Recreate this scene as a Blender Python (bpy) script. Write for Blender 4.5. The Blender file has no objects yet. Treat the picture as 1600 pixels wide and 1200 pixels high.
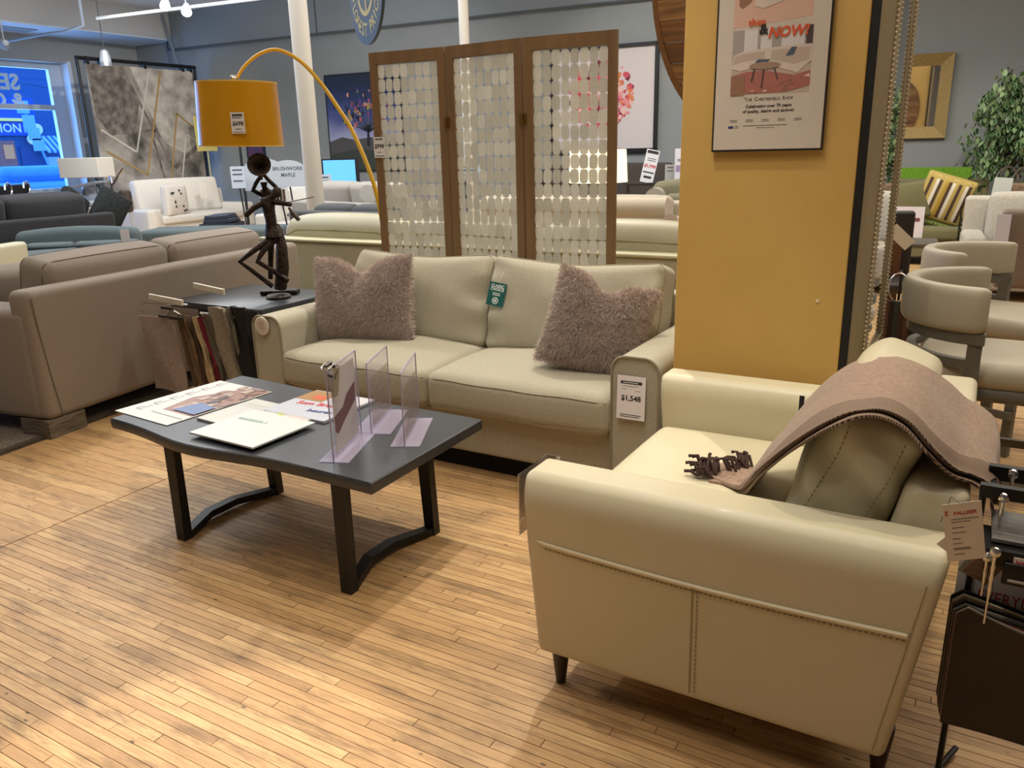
import bpy, bmesh, math, random
import numpy as np
from mathutils import Vector, Matrix
R = random.Random(7)
scene = bpy.context.scene
COL = scene.collection
PI = math.pi
# ------------------------------------------------------------------ camera
CAM = Vector((0, 0, 1.5)); F_PX = 1250.0
_p, _r, _y = math.radians(16.4), math.radians(-1.42), math.radians(30.3)
_f = Vector((0, math.cos(_p), -math.sin(_p))); _u0 = Vector((0, math.sin(_p), math.cos(_p))); _x0 = Vector((1, 0, 0))
_x = _x0 * math.cos(_r) + _u0 * math.sin(_r); _u = _u0 * math.cos(_r) - _x0 * math.sin(_r)
_Rz = Matrix.Rotation(_y, 3, 'Z'); FW, RT, UP = _Rz @ _f, _Rz @ _x, _Rz @ _u
cd = bpy.data.cameras.new('camera'); cam = bpy.data.objects.new('camera', cd); COL.objects.link(cam)
cd.sensor_fit = 'HORIZONTAL'; cd.sensor_width = 36; cd.lens = F_PX / 1600 * 36; cd.clip_end = 200
m = Matrix((RT, UP, -FW)).transposed().to_4x4(); m.translation = CAM; cam.matrix_world = m
scene.camera = cam
# ------------------------------------------------------------------ world, exposure
vs = scene.view_settings; vs.view_transform = 'Standard'; vs.look = 'None'; vs.gamma = 1; vs.use_curve_mapping = False
vs.exposure = 0.18
w = bpy.data.worlds.new('world'); scene.world = w; w.use_nodes = True
bg = w.node_tree.nodes['Background']; bg.inputs[0].default_value = (0.16, 0.42, 1.0, 1); bg.inputs[1].default_value = 3.2   # blue hour outside
# ------------------------------------------------------------------ lamps
def spot(x, y, z, tx, ty, tz, e, ang=70, blend=.6, col=(1, .86, .66), rad=.06):
    l = bpy.data.lights.new('spot', 'SPOT'); l.energy = e; l.spot_size = math.radians(ang); l.spot_blend = blend; l.color = col; l.shadow_soft_size = rad
    o = bpy.data.objects.new('track_spot_light', l); COL.objects.link(o); o.location = (x, y, z)
    o.rotation_euler = (Vector((tx, ty, tz)) - Vector((x, y, z))).to_track_quat('-Z', 'Y').to_euler(); return o
def area(x, y, z, sx, sy, e, col=(1, 1, 1), d=(0, 0, -1)):
    l = bpy.data.lights.new('area', 'AREA'); l.shape = 'RECTANGLE'; l.size = sx; l.size_y = sy; l.energy = e; l.color = col
    o = bpy.data.objects.new('added_area_light', l); COL.objects.link(o); o.location = (x, y, z)
    o.rotation_euler = Vector(d).to_track_quat('-Z', 'Y').to_euler(); return o
WARM = (1, .93, .81)
spot(-1.28, 2.03, 4.3, -1.75, 2.0, 0, 135, 62, .4, WARM, .03)          # over the coffee table
spot(-2.0, 4.3, 4.3, -2.2, 3.0, .4, 300, 60, .6, WARM, .035)           # over the sofa
spot(-5.9, 3.9, 4.3, -2.4, 2.5, 0, 200, 40, .5, WARM, .035)            # raking in from the left
spot(.2, 2.9, 4.3, -.4, 2.0, .5, 110, 52, .6, (1, .92, .70))       # on the leather chair
spot(-1.8, -.6, 4.3, -1.47, .78, 0, 560, 17, .15, (1, .88, .78), .03)     # pool on the floor
spot(-.4, .2, 4.3, -.6, 1.2, 0, 35, 80, .8, WARM)
spot(-1.2, 1.2, 4.3, -.7, 3.0, 1.6, 60, 60, .8, WARM)            # on the pillar
spot(-4.6, .8, 4.3, -4.4, 2.6, .4, 45, 70, .7, WARM)            # on the left sofa
spot(-5.5, 3.6, 4.3, -4.2, 4.2, 1.2, 60, 70, .7, WARM)
spot(-4.0, 7.6, 4.3, -3.4, 5.8, .8, 200, 70, .7, (1, .88, .66))
spot(-10.5, 7.5, 4.3, -12.8, 10.2, .6, 420, 60, .7, (1, .95, .9))
spot(-9.0, 9.0, 4.3, -14.6, 11.2, 2.2, 420, 45, .7, (1, .95, .9))
spot(-8.0, 8.5, 4.3, -9.5, 13, 2.2, 160, 60, .7, (1, .92, .84))
spot(-3.5, 9.0, 4.3, -4.6, 13.2, 2.2, 300, 60, .7, (1, .94, .88))
spot(.3, 7.8, 4.3, -.3, 11.2, .9, 330, 60, .7, (1, .9, .76))
spot(1.2, 3.4, 4.3, .3, 4.2, .7, 90, 70, .7, WARM)
area(-1.5, 1.5, 4.4, 5, 4, 78, (1, .90, .78))  # soft overhead fills added for ambient light, down to the upward pair
area(-8.0, 6.0, 4.4, 6, 6, 290, (.92, .96, 1))
area(-3.0, 8.5, 4.4, 5, 4, 170, (1, .95, .88))
area(1.5, 7.0, 4.4, 4, 6, 120, (1, .92, .80))
area(-10.0, 7.5, 3.0, 6, 5, 230, (.92, .96, 1), (0, 0, 1))     # unseen upward fill added to brighten the ceiling, as is the next
area(-2.0, 8.0, 3.4, 4, 3, 50, (1, .95, .88), (0, 0, 1))
area(-17.6, 9.0, 2.2, 3.4, 2.4, 150, (.30, .58, 1), (1, -.15, -.1))    # daylight at the shop window
# ------------------------------------------------------------------ materials
def lin(c):
    if isinstance(c, str):
        c = [int(c[i:i + 2], 16) / 255 for i in (0, 2, 4)]
    return tuple(x / 12.92 if x <= .04045 else ((x + .055) / 1.055) ** 2.4 for x in c) + (1,)
_mc = {}
def mat(name, col, rough=.6, metal=0, noise=None, bump=None, sheen=0, coat=0, emit=0, spec=.5):
    """noise=(scale, darker hex, amount[, stretch]) colour variation; bump=(scale, strength)"""
    if name in _mc: return _mc[name]
    M = bpy.data.materials.new(name); M.use_nodes = True; nt = M.node_tree; b = nt.nodes['Principled BSDF']
    b.inputs['Base Color'].default_value = lin(col); b.inputs['Roughness'].default_value = rough; b.inputs['Metallic'].default_value = metal
    b.inputs['Sheen Weight'].default_value = sheen; b.inputs['Coat Weight'].default_value = coat; b.inputs['Specular IOR Level'].default_value = spec
    tc = nt.nodes.new('ShaderNodeTexCoord')
    if emit: b.inputs['Emission Color'].default_value = lin(col); b.inputs['Emission Strength'].default_value = emit
    if noise:
        mp = nt.nodes.new('ShaderNodeMapping'); nt.links.new(tc.outputs['Object'], mp.inputs[0])
        if len(noise) > 3: mp.inputs['Scale'].default_value = noise[3]
        n = nt.nodes.new('ShaderNodeTexNoise'); n.inputs['Scale'].default_value = noise[0]; n.inputs['Detail'].default_value = 5
        nt.links.new(mp.outputs[0], n.inputs['Vector'])
        cr = nt.nodes.new('ShaderNodeMapRange'); cr.inputs[1].default_value = .38; cr.inputs[2].default_value = .66; cr.inputs[4].default_value = noise[2]
        nt.links.new(n.outputs[0], cr.inputs[0])
        mx = nt.nodes.new('ShaderNodeMix'); mx.data_type = 'RGBA'; mx.inputs[6].default_value = lin(col); mx.inputs[7].default_value = lin(noise[1])
        nt.links.new(cr.outputs[0], mx.inputs[0]); nt.links.new(mx.outputs[2], b.inputs['Base Color'])
    if bump:
        n2 = nt.nodes.new('ShaderNodeTexNoise'); n2.inputs['Scale'].default_value = bump[0]; n2.inputs['Detail'].default_value = 3
        nt.links.new(tc.outputs['Object'], n2.inputs['Vector'])
        bp = nt.nodes.new('ShaderNodeBump'); bp.inputs['Strength'].default_value = bump[1]; bp.inputs['Distance'].default_value = .01
        nt.links.new(n2.outputs[0], bp.inputs['Height']); nt.links.new(bp.outputs[0], b.inputs['Normal'])
    _mc[name] = M; return M
def flat(hexc, rough=.6): return mat('flat_' + hexc + '_%g' % rough, hexc, rough)
def fabric(name, col, dark, s=260): return mat(name, col, .92, 0, (s, dark, .7), (s * 1.6, .25), sheen=.15)
def leather(name, col, dark, rough=.42): return mat(name, col, rough, 0, (7, dark, .25), (420, .06), coat=.05)
def wood(name, col, dark, rough=.45, st=(1, 1, 14)): return mat(name, col, rough, 0, (9, dark, .75, st), (60, .05))
def clear(name, tint, gloss=.1, grough=.05, haze=0):
    if name in _mc: return _mc[name]
    M = bpy.data.materials.new(name); M.use_nodes = True; nt = M.node_tree; nt.nodes.remove(nt.nodes['Principled BSDF'])
    t = nt.nodes.new('ShaderNodeBsdfTransparent'); t.inputs[0].default_value = lin(tint)
    g = nt.nodes.new('ShaderNodeBsdfGlossy'); g.inputs['Roughness'].default_value = grough; g.inputs[0].default_value = (.9, .9, 1, 1)
    mx = nt.nodes.new('ShaderNodeMixShader'); mx.inputs[0].default_value = gloss
    nt.links.new(t.outputs[0], mx.inputs[1]); nt.links.new(g.outputs[0], mx.inputs[2]); out = mx
    if haze:
        d_ = nt.nodes.new('ShaderNodeBsdfDiffuse'); d_.inputs[0].default_value = lin('d9d2e4'); out = nt.nodes.new('ShaderNodeMixShader'); out.inputs[0].default_value = haze
        nt.links.new(mx.outputs[0], out.inputs[1]); nt.links.new(d_.outputs[0], out.inputs[2])
    nt.links.new(out.outputs[0], nt.nodes['Material Output'].inputs[0])
    _mc[name] = M; return M
# ------------------------------------------------------------------ geometry collector
class G:
    def __init__(s): s.v = []; s.f = []; s.mi = []; s.k = 0
    def m(s, k): s.k = k; return s
    def add(s, vs, fs, M=None):
        o = len(s.v)
        if M is not None: vs = [M @ Vector(p) for p in vs]
        s.v += [tuple(p) for p in vs]; s.f += [tuple(i + o for i in f) for f in fs]; s.mi += [s.k] * len(fs); return s
    def box(s, x0, x1, y0, y1, z0, z1, M=None):
        v = [(x, y, z) for x in (x0, x1) for y in (y0, y1) for z in (z0, z1)]
        return s.add(v, [(0, 1, 3, 2), (4, 6, 7, 5), (0, 4, 5, 1), (2, 3, 7, 6), (0, 2, 6, 4), (1, 5, 7, 3)], M)
    def soft(s, x0, x1, y0, y1, z0, z1, r=.02, puff=(0, 0, 0), n=4, a=3, M=None, fn=None):
        c = ((x0 + x1) / 2, (y0 + y1) / 2, (z0 + z1) / 2); h = (abs(x1 - x0) / 2, abs(y1 - y0) / 2, abs(z1 - z0) / 2)
        r = min(r, min(h) * .98)
        def sm(hh):
            q = hh - r; e = [q + r * math.tan(PI / 4 * k / a) for k in range(1, a + 1)]
            mid = [-q + 2 * q * k / n for k in range(n + 1)]
            return [-t for t in reversed(e)] + mid + e
        idx = {}; V = []; Fs = []
        def vert(p):
            inn = [max(-(h[i] - r), min(h[i] - r, p[i])) for i in range(3)]
            d = Vector([p[i] - inn[i] for i in range(3)]); L = d.length
            q = Vector(inn) + (d / L * r if L > 1e-9 else d)
            if any(puff):
                t = [q[i] / h[i] for i in range(3)]
                b = [max(0, 1 - x * x) for x in t]
                q = Vector((q[0] + puff[0] * t[0] * (b[1] * b[2]) ** .6, q[1] + puff[1] * t[1] * (b[0] * b[2]) ** .6, q[2] + puff[2] * t[2] * (b[0] * b[1]) ** .6))
            q = q + Vector(c)
            if fn: q = Vector(fn(q[0], q[1], q[2]))
            k = tuple(round(x, 6) for x in p)
            if k not in idx: idx[k] = len(V); V.append(q)
            return idx[k]
        S = [sm(hh) for hh in h]
        for ax in range(3):
            b, cc = (ax + 1) % 3, (ax + 2) % 3
            for sg in (-1, 1):
                for i in range(len(S[b]) - 1):
                    for j in range(len(S[cc]) - 1):
                        q = []
                        for (ii, jj) in ((i, j), (i + 1, j), (i + 1, j + 1), (i, j + 1)):
                            p = [0, 0, 0]; p[ax] = sg * h[ax]; p[b] = S[b][ii]; p[cc] = S[cc][jj]; q.append(vert(p))
                        Fs.append(tuple(q if sg > 0 else q[::-1]))
        return s.add(V, Fs, M)
    def tube(s, pts, r, n=8, closed=False, M=None, flatz=1):
        P = [Vector(p) for p in pts]; N = len(P); rs = r if isinstance(r, (list, tuple)) else [r] * N
        V = []; Fs = []; prev = None
        for i, p in enumerate(P):
            a = P[(i - 1) % N] if (closed or i) else p; b = P[(i + 1) % N] if (closed or i < N - 1) else p
            t = (b - a).normalized()
            if prev is None:
                prev = Vector((0, 0, 1)) if abs(t.z) < .9 else Vector((1, 0, 0))
            u = (prev - t * prev.dot(t)).normalized(); prev = u; w_ = t.cross(u)
            for k in range(n):
                an = 2 * PI * k / n; V.append(p + (u * math.cos(an) * flatz + w_ * math.sin(an)) * rs[i])
        for i in range(N if closed else N - 1):
            j = (i + 1) % N
            for k in range(n): Fs.append((i * n + k, i * n + (k + 1) % n, j * n + (k + 1) % n, j * n + k))
        if not closed: Fs.append(tuple(range(n - 1, -1, -1))); Fs.append(tuple((N - 1) * n + k for k in range(n)))
        return s.add(V, Fs, M)
    def lathe(s, prof, n=24, c=(0, 0, 0), M=None, cap=True):
        V = []; Fs = []
        for (r, z) in prof:
            for k in range(n): a = 2 * PI * k / n; V.append((c[0] + r * math.cos(a), c[1] + r * math.sin(a), c[2] + z))
        for i in range(len(prof) - 1):
            for k in range(n): Fs.append((i * n + k, i * n + (k + 1) % n, (i + 1) * n + (k + 1) % n, (i + 1) * n + k))
        if cap: Fs.append(tuple(range(n - 1, -1, -1))); Fs.append(tuple((len(prof) - 1) * n + k for k in range(n)))
        return s.add(V, Fs, M)
    def poly(s, pts, d, M=None):
        """extrude polygon in XY by d along z"""
        n = len(pts); V = [(p[0], p[1], 0) for p in pts] + [(p[0], p[1], d) for p in pts]
        Fs = [tuple(range(n - 1, -1, -1)), tuple(range(n, 2 * n))] + [(i, (i + 1) % n, (i + 1) % n + n, i + n) for i in range(n)]
        return s.add(V, Fs, M)
    def sheet(s, fn, nu, nv, th=0, M=None):
        P = [[Vector(fn(i / nu, j / nv)) for j in range(nv + 1)] for i in range(nu + 1)]
        V = []; Fs = []
        def nrm(i, j):
            a = P[min(i + 1, nu)][j] - P[max(i - 1, 0)][j]; b = P[i][min(j + 1, nv)] - P[i][max(j - 1, 0)]
            c = a.cross(b); return c.normalized() if c.length > 1e-12 else Vector((0, 0, 1))
        W = nv + 1
        for i in range(nu + 1):
            for j in range(nv + 1): V.append(P[i][j])
        for i in range(nu):
            for j in range(nv): Fs.append((i * W + j, (i + 1) * W + j, (i + 1) * W + j + 1, i * W + j + 1))
        if th:
            o = len(V)
            for i in range(nu + 1):
                for j in range(nv + 1): V.append(P[i][j] - nrm(i, j) * th)
            Fs += [tuple(x + o for x in f[::-1]) for f in Fs[:]]
            B = [(i, 0) for i in range(nu + 1)] + [(nu, j) for j in range(1, nv + 1)] + [(i, nv) for i in range(nu - 1, -1, -1)] + [(0, j) for j in range(nv - 1, 0, -1)]
            ids = [i * W + j for i, j in B]
            for k in range(len(ids)):
                a, b = ids[k], ids[(k + 1) % len(ids)]; Fs.append((b, a, a + o, b + o))
        return s.add(V, Fs, M)
    def mesh(s, name, mats, smooth=True):
        me = bpy.data.meshes.new(name); me.from_pydata(s.v, [], s.f); me.update()
        for x in (mats if isinstance(mats, (list, tuple)) else [mats]): me.materials.append(x)
        if len(me.materials) > 1: me.polygons.foreach_set('material_index', s.mi)
        bm = bmesh.new(); bm.from_mesh(me); bmesh.ops.recalc_face_normals(bm, faces=bm.faces); bm.to_mesh(me); bm.free()
        if smooth:
            me.polygons.foreach_set('use_smooth', [True] * len(me.polygons))
            try: me.set_sharp_from_angle(angle=math.radians(38 if smooth is True else smooth))
            except Exception: pass
        return me
def smap(h, r, puff=(0, 0, 0)):
    """the mapping soft() uses, about the box centre: box surface point -> rounded, puffed surface point"""
    def f(p):
        inn = [max(-(h[i] - r), min(h[i] - r, p[i])) for i in range(3)]; d = Vector([p[i] - inn[i] for i in range(3)]); L = d.length
        q = Vector(inn) + (d / L * r if L > 1e-9 else d); t = [q[i] / h[i] for i in range(3)]; b = [max(0, 1 - x * x) for x in t]
        return Vector((q[0] + puff[0] * t[0] * (b[1] * b[2]) ** .6, q[1] + puff[1] * t[1] * (b[0] * b[2]) ** .6, q[2] + puff[2] * t[2] * (b[0] * b[1]) ** .6))
    return f
def link(name, me, parent=None, loc=(0, 0, 0), rot=(0, 0, 0)):
    o = bpy.data.objects.new(name, me); COL.objects.link(o)
    if parent: o.parent = parent
    o.location = loc; o.rotation_euler = rot; return o
def tag(o, label=None, cat=None, group=None, kind=None):
    if label: o['label'] = label
    if cat: o['category'] = cat
    if group: o['group'] = group
    if kind: o['kind'] = kind
    return o
def thing(name, label, cat, loc=(0, 0, 0), rz=0, group=None):
    return tag(link(name, None, None, loc, (0, 0, rz)), label, cat, group)
def part(name, g, m_, parent, label=None, smooth=True, loc=(0, 0, 0), rot=(0, 0, 0), kind=None):
    return tag(link(name, g.mesh(name, m_, smooth), parent, loc, rot), label, None, None, kind)
def single(name, g, m_, label, cat, loc=(0, 0, 0), rz=0, group=None, smooth=True):
    return tag(link(name, g.mesh(name, m_, smooth), None, loc, (0, 0, rz)), label, cat, group)
def struct(name, g, m_, parent=None, smooth=False):
    o = link(name, g.mesh(name, m_, smooth), parent)
    if parent is None: o['kind'] = 'structure'
    return o
def copy_tree(o, parent=None):
    c = o.copy(); COL.objects.link(c); c.parent = parent
    for ch in list(o.children): copy_tree(ch, c)
    return c
def frame(o, r, u):
    """matrix: local x -> r, local y -> u, local z -> r x u, at o"""
    r = Vector(r).normalized(); u = Vector(u); u = (u - r * u.dot(r)).normalized(); n = r.cross(u)
    M = Matrix((r, u, n)).transposed().to_4x4(); M.translation = Vector(o); return M
_tc = {}
def text(g, s_, size, M, x=0, y=0, align='CENTER', ext=.0006, sx=1, bold=0):
    key = (s_, align, bold)
    if key not in _tc:
        c = bpy.data.curves.new('t', 'FONT'); c.body = s_; c.align_x = align; c.size = 1; c.resolution_u = 2; c.offset = bold
        o = bpy.data.objects.new('t', c); me = o.to_mesh()
        _tc[key] = ([tuple(v.co) for v in me.vertices], [tuple(p.vertices) for p in me.polygons])
        o.to_mesh_clear(); bpy.data.objects.remove(o); bpy.data.curves.remove(c)
    V, Fs = _tc[key]
    return g.add([(x + v[0] * size * sx, y + v[1] * size, ext) for v in V], Fs, M)
def lines(g, M, x0, x1, ys, h=.0015, ext=.0006):
    for k, y in enumerate(ys):
        xe = x0 + (x1 - x0) * (1 if isinstance(y, (int, float)) else y[1]); yy = y if isinstance(y, (int, float)) else y[0]
        g.add([(x0, yy, ext), (xe, yy, ext), (xe, yy + h, ext), (x0, yy + h, ext)], [(0, 1, 2, 3)], M)
def quad(g, M, x0, x1, y0, y1, ext=.0006): return g.add([(x0, y0, ext), (x1, y0, ext), (x1, y1, ext), (x0, y1, ext)], [(0, 1, 2, 3)], M)
def shape(g, M, pts, ext=.0006): return g.add([(p[0], p[1], ext) for p in pts], [tuple(range(len(pts)))], M)
def ell(cx, cy, rx, ry, n=16, a0=0): return [(cx + rx * math.cos(2 * PI * k / n + a0), cy + ry * math.sin(2 * PI * k / n + a0)) for k in range(n)]
# =================================================================== FLOOR
def floor_mat(name, bricks=False):
    M = bpy.data.materials.new(name); M.use_nodes = True; nt = M.node_tree; b = nt.nodes['Principled BSDF']; N = nt.nodes.new; Lk = nt.links.new
    geo = N('ShaderNodeNewGeometry'); oi = N('ShaderNodeObjectInfo'); at = N('ShaderNodeAttribute'); at.attribute_name = 'tone'
    ad = N('ShaderNodeMath'); ad.operation = 'ADD'; Lk(oi.outputs['Random'], ad.inputs[0]); Lk(at.outputs['Fac'], ad.inputs[1])
    fr = N('ShaderNodeMath'); fr.operation = 'FRACT'; Lk(ad.outputs[0], fr.inputs[0])
    ramp = N('ShaderNodeValToRGB'); e = ramp.color_ramp.elements; e[0].position = 0; e[0].color = lin('ae8a5e'); e[1].position = 1; e[1].color = lin('d6b27e')
    for p, c in ((.12, 'bb9464'), (.4, 'c69e6c'), (.7, 'cea674')): x = e.new(p); x.color = lin(c)
    Lk(fr.outputs[0], ramp.inputs[0])
    off = N('ShaderNodeVectorMath'); off.operation = 'MULTIPLY_ADD'; off.inputs[1].default_value = (1, 1, 1)
    cm = N('ShaderNodeCombineXYZ'); Lk(fr.outputs[0], cm.inputs[0]); Lk(fr.outputs[0], cm.inputs[1]); sc2 = N('ShaderNodeVectorMath'); sc2.operation = 'SCALE'; sc2.inputs['Scale'].default_value = 7; Lk(cm.outputs[0], sc2.inputs[0])
    Lk(geo.outputs['Position'], off.inputs[0]); Lk(sc2.outputs[0], off.inputs[2])
    mp = N('ShaderNodeMapping'); mp.inputs['Scale'].default_value = (5, 90, 5); Lk(off.outputs[0], mp.inputs[0])
    gr = N('ShaderNodeTexNoise'); gr.inputs['Scale'].default_value = 1.6; gr.inputs['Detail'].default_value = 7; gr.inputs['Roughness'].default_value = .65; Lk(mp.outputs[0], gr.inputs['Vector'])
    m1 = N('ShaderNodeMapRange'); m1.inputs[1].default_value = .40; m1.inputs[2].default_value = .70; m1.inputs[4].default_value = .6; Lk(gr.outputs[0], m1.inputs[0])
    x1 = N('ShaderNodeMix'); x1.data_type = 'RGBA'; x1.inputs[7].default_value = lin('8a6844'); Lk(m1.outputs[0], x1.inputs[0]); Lk(ramp.outputs[0], x1.inputs[6])
    # broad stains, long along the boards
    mp2 = N('ShaderNodeMapping'); mp2.inputs['Scale'].default_value = (1.5, 6.5, 1); Lk(geo.outputs['Position'], mp2.inputs[0])
    st = N('ShaderNodeTexNoise'); st.inputs['Scale'].default_value = 2.1; st.inputs['Detail'].default_value = 6; st.inputs['Roughness'].default_value = .7; Lk(mp2.outputs[0], st.inputs['Vector'])
    m2 = N('ShaderNodeMapRange'); m2.inputs[1].default_value = .50; m2.inputs[2].default_value = .74; m2.inputs[4].default_value = .80; Lk(st.outputs[0], m2.inputs[0])
    x2 = N('ShaderNodeMix'); x2.data_type = 'RGBA'; x2.inputs[7].default_value = lin('58452f'); Lk(m2.outputs[0], x2.inputs[0]); Lk(x1.outputs[2], x2.inputs[6])
    # small nail holes and dents
    mp3 = N('ShaderNodeMapping'); mp3.inputs['Scale'].default_value = (4, 9, 1); Lk(geo.outputs['Position'], mp3.inputs[0])
    vo = N('ShaderNodeTexVoronoi'); vo.inputs['Scale'].default_value = 1.7; Lk(mp3.outputs[0], vo.inputs['Vector'])
    m3 = N('ShaderNodeMapRange'); m3.inputs[1].default_value = .075; m3.inputs[2].default_value = .05; m3.inputs[3].default_value = 0; m3.inputs[4].default_value = .75; Lk(vo.outputs['Distance'], m3.inputs[0])
    x3 = N('ShaderNodeMix'); x3.data_type = 'RGBA'; x3.inputs[7].default_value = lin('3a2818'); Lk(m3.outputs[0], x3.inputs[0]); Lk(x2.outputs[2], x3.inputs[6])
    Lk(x3.outputs[2], b.inputs['Base Color'])
    rr = N('ShaderNodeMapRange'); rr.inputs[3].default_value = .42; rr.inputs[4].default_value = .62; Lk(st.outputs[0], rr.inputs[0]); Lk(rr.outputs[0], b.inputs['Roughness'])
    bp = N('ShaderNodeBump'); bp.inputs['Strength'].default_value = .12; bp.inputs['Distance'].default_value = .003; Lk(gr.outputs[0], bp.inputs['Height']); Lk(bp.outputs[0], b.inputs['Normal'])
    return M
FM = floor_mat('maple_strip_flooring')
g = G().box(-17.2, 6, -4, 13.9, -.1, -.012)
floor = struct('floor', g, mat('floor_gap', '3b2817', .9))
def frust(x, y):
    d = Vector((x, y, 0)) - CAM; z = d.dot(FW)
    if z < .3: return None
    return (800 + F_PX * d.dot(RT) / z, 600 - F_PX * d.dot(UP) / z, z)
boards = []
SEAM = -3.285; X0, X1, Y0, Y1 = -5.6, 2.0, .2, 5.0
def rows(xa, xb, pitch, lo, hi, seed):
    rr = random.Random(seed); y = Y0
    while y < Y1:
        x = xa - (rr.random() * lo if xa < SEAM else 0)
        x = xa
        first = True
        while x < xb - .01:
            L = rr.uniform(lo, hi) * (rr.uniform(.25, 1) if first else 1); e = min(x + L, xb)
            if xb - e < .12: e = xb
            boards.append((x, e, y, pitch)); x = e; first = False
        y += pitch
rows(SEAM + .004, X1, .0315, .45, 1.35, 3); rows(X0, SEAM, .0735, .5, 1.5, 4)
hid = lambda x, y: (x > -3.3 and y > 3.05) or (x < -4.45) or y > 3.3 or (-.93 < x < .0 and 1.8 < y)
def score(b):
    p = frust((b[0] + b[1]) / 2, b[2])
    best = 1e9
    for fx in (.1, .5, .9):
        x = b[0] + (b[1] - b[0]) * fx; p = frust(x, b[2])
        if p and -10 < p[0] < 1610 and p[1] < 1215 and not hid(x, b[2]): best = min(best, p[2] / min(1, max(.25, b[1] - b[0])) ** .5)
    return best
boards.sort(key=score)
bm_ = G().box(0, 1, 0, 1, -.012, 0).mesh('floorboard', FM, False)
GAP = .0021
for b in boards[:300]:
    o = link('floorboard', bm_, floor, (b[0] + GAP / 2, b[2] + GAP / 2, R.uniform(-.0005, .0003))); o.scale = (b[1] - b[0] - GAP, b[3] - GAP, 1)
g = G(); tones = []
for b in boards[300:]:
    dz = R.uniform(-.0005, .0003); g.box(b[0] + GAP / 2, b[1] - GAP / 2, b[2] + GAP / 2, b[2] + b[3] - GAP / 2, -.012 + dz, dz); tones += [R.random()] * 6
me = g.mesh('more_floorboards', FM, False)
a = me.attributes.new('tone', 'FLOAT', 'FACE'); a.data.foreach_set('value', tones)
o = link('more_floorboards', me, floor); o['kind'] = 'stuff'
g = G().box(-17.2, X0, -4, 13.9, -.03, 0).box(X1, 6, -4, 13.9, -.03, 0).box(X0, X1, -4, Y0, -.03, 0).box(X0, X1, Y1 + .03, 13.9, -.03, 0)
o = link('distant_flooring', g.mesh('distant_flooring', FM, False), floor); o['kind'] = 'stuff'
# =================================================================== WALLS
WALLC = mat('wall_blue_grey', '8a9092', .85, 0, (3, '838a8c', .4), (90, .04))
WALLW = mat('wall_window_side', 'a6a7a3', .85, 0, (3, '9fa09c', .4), (90, .04))
CEILM = mat('ceiling_paint', 'd4d4d2', .9)
GREYP = mat('soffit_paint', '7f878c', .85)
def wy(x): return 13.24 + .0577 * (x + 5.47)     # the rear wall runs very slightly askew
WR = Matrix.Translation((-5.47, 13.24, 0)) @ Matrix.Rotation(math.atan(.0577), 4, 'Z')
struct('wall_rear', G().box(-12.2, 12, 0, .2, 0, 4.7, WR), WALLC)
struct('trim_1', G().box(-10.3, 12, -.14, 0, 3.72, 4.45, WR), GREYP)
o = struct('trim_2', G().box(-10.3, 11, -.155, -.14, 3.72, 3.745, WR).box(-10.3, -10.27, -.155, -.14, 3.72, 4.45, WR).box(-2.9, -2.88, -.15, -.14, 3.745, 4.45, WR).box(-6.2, -6.18, -.15, -.14, 3.745, 4.45, WR), mat('soffit_edge', '4b535c', .8))
struct('ceiling', G().box(-17.4, 6.2, -4.2, 14.2, 4.45, 4.6), CEILM)
# window wall, with a deep opening towards the street
XW = -16.9
g = G().box(XW - .4, XW, 10.9, 14, 0, 4.6).box(XW - .4, XW, 2.8, 10.9, 3.42, 4.6).box(XW - .4, XW, 2.8, 10.9, 0, .8).box(XW - .4, XW, -4.2, 2.8, 0, 4.6)
struct('wall_left', g, WALLW)
struct('trim_3', G().box(XW, -15.6, -4.2, 12.95, 3.93, 4.45), mat('bulkhead_paint', 'bdbdbc', .85))
struct('trim_4', G().box(XW - .02, -15.62, -4.2, 12.85, 3.90, 3.93), mat('bulkhead_underside', 'd2dcea', .8))
struct('wall_right', G().box(6, 6.2, -4.2, 14.2, 0, 4.6), WALLC)
struct('wall_front', G().box(-17.4, 6.2, -4.2, -4, 0, 4.6), mat('wall_front_paint', '9a958c', .85))
# window
FRM = mat('window_frame_white', 'c8d2de', .5)
wn = struct('window_1', G().box(XW - .36, XW - .26, 10.62, 10.9, .8, 3.42).box(XW - .36, XW - .26, 2.8, 10.62, 3.3, 3.42).box(XW - .36, XW - .26, 2.8, 10.62, .8, .92).box(XW - .36, XW - .26, 6.4, 6.55, .92, 3.3).box(XW - .36, XW - .24, 2.8, 10.62, 2.5, 2.6), FRM)
for z0, z1 in ((.92, 2.5), (2.6, 3.3)):
    for y0, y1 in ((2.8, 6.4), (6.55, 10.62)):
        part('pane', G().box(XW - .32, XW - .31, y0, y1, z0, z1), clear('window_glass', 'e8f4ff', .04, .0), wn)
part('window_sill', G().box(XW - .4, XW + .04, 2.8, 10.95, .76, .8), FRM, wn)
part('window_jamb', G().box(XW - .26, XW + .012, 10.88, 10.96, .8, 3.46), mat('window_jamb_paint', 'dfe6f0', .5), wn)
Mx = frame((XW - .305, 10.45, 3.0), (0, -1, 0), (0, 0, 1))
g = G(); 
Mi = frame((XW - .30, 10.0, 2.98), (0, -1, 0), (0, 0, 1))
text(g, 'SELECTION', .42, Mi, 0, -.1, 'LEFT', bold=.03); text(g, '& CLEARANCE', .38, Mi, -.02, -.43, 'LEFT', bold=.03)
part('window_lettering', g, flat('cfe4f2', .5), wn, 'pale mirrored lettering on the upper pane', False)
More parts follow.
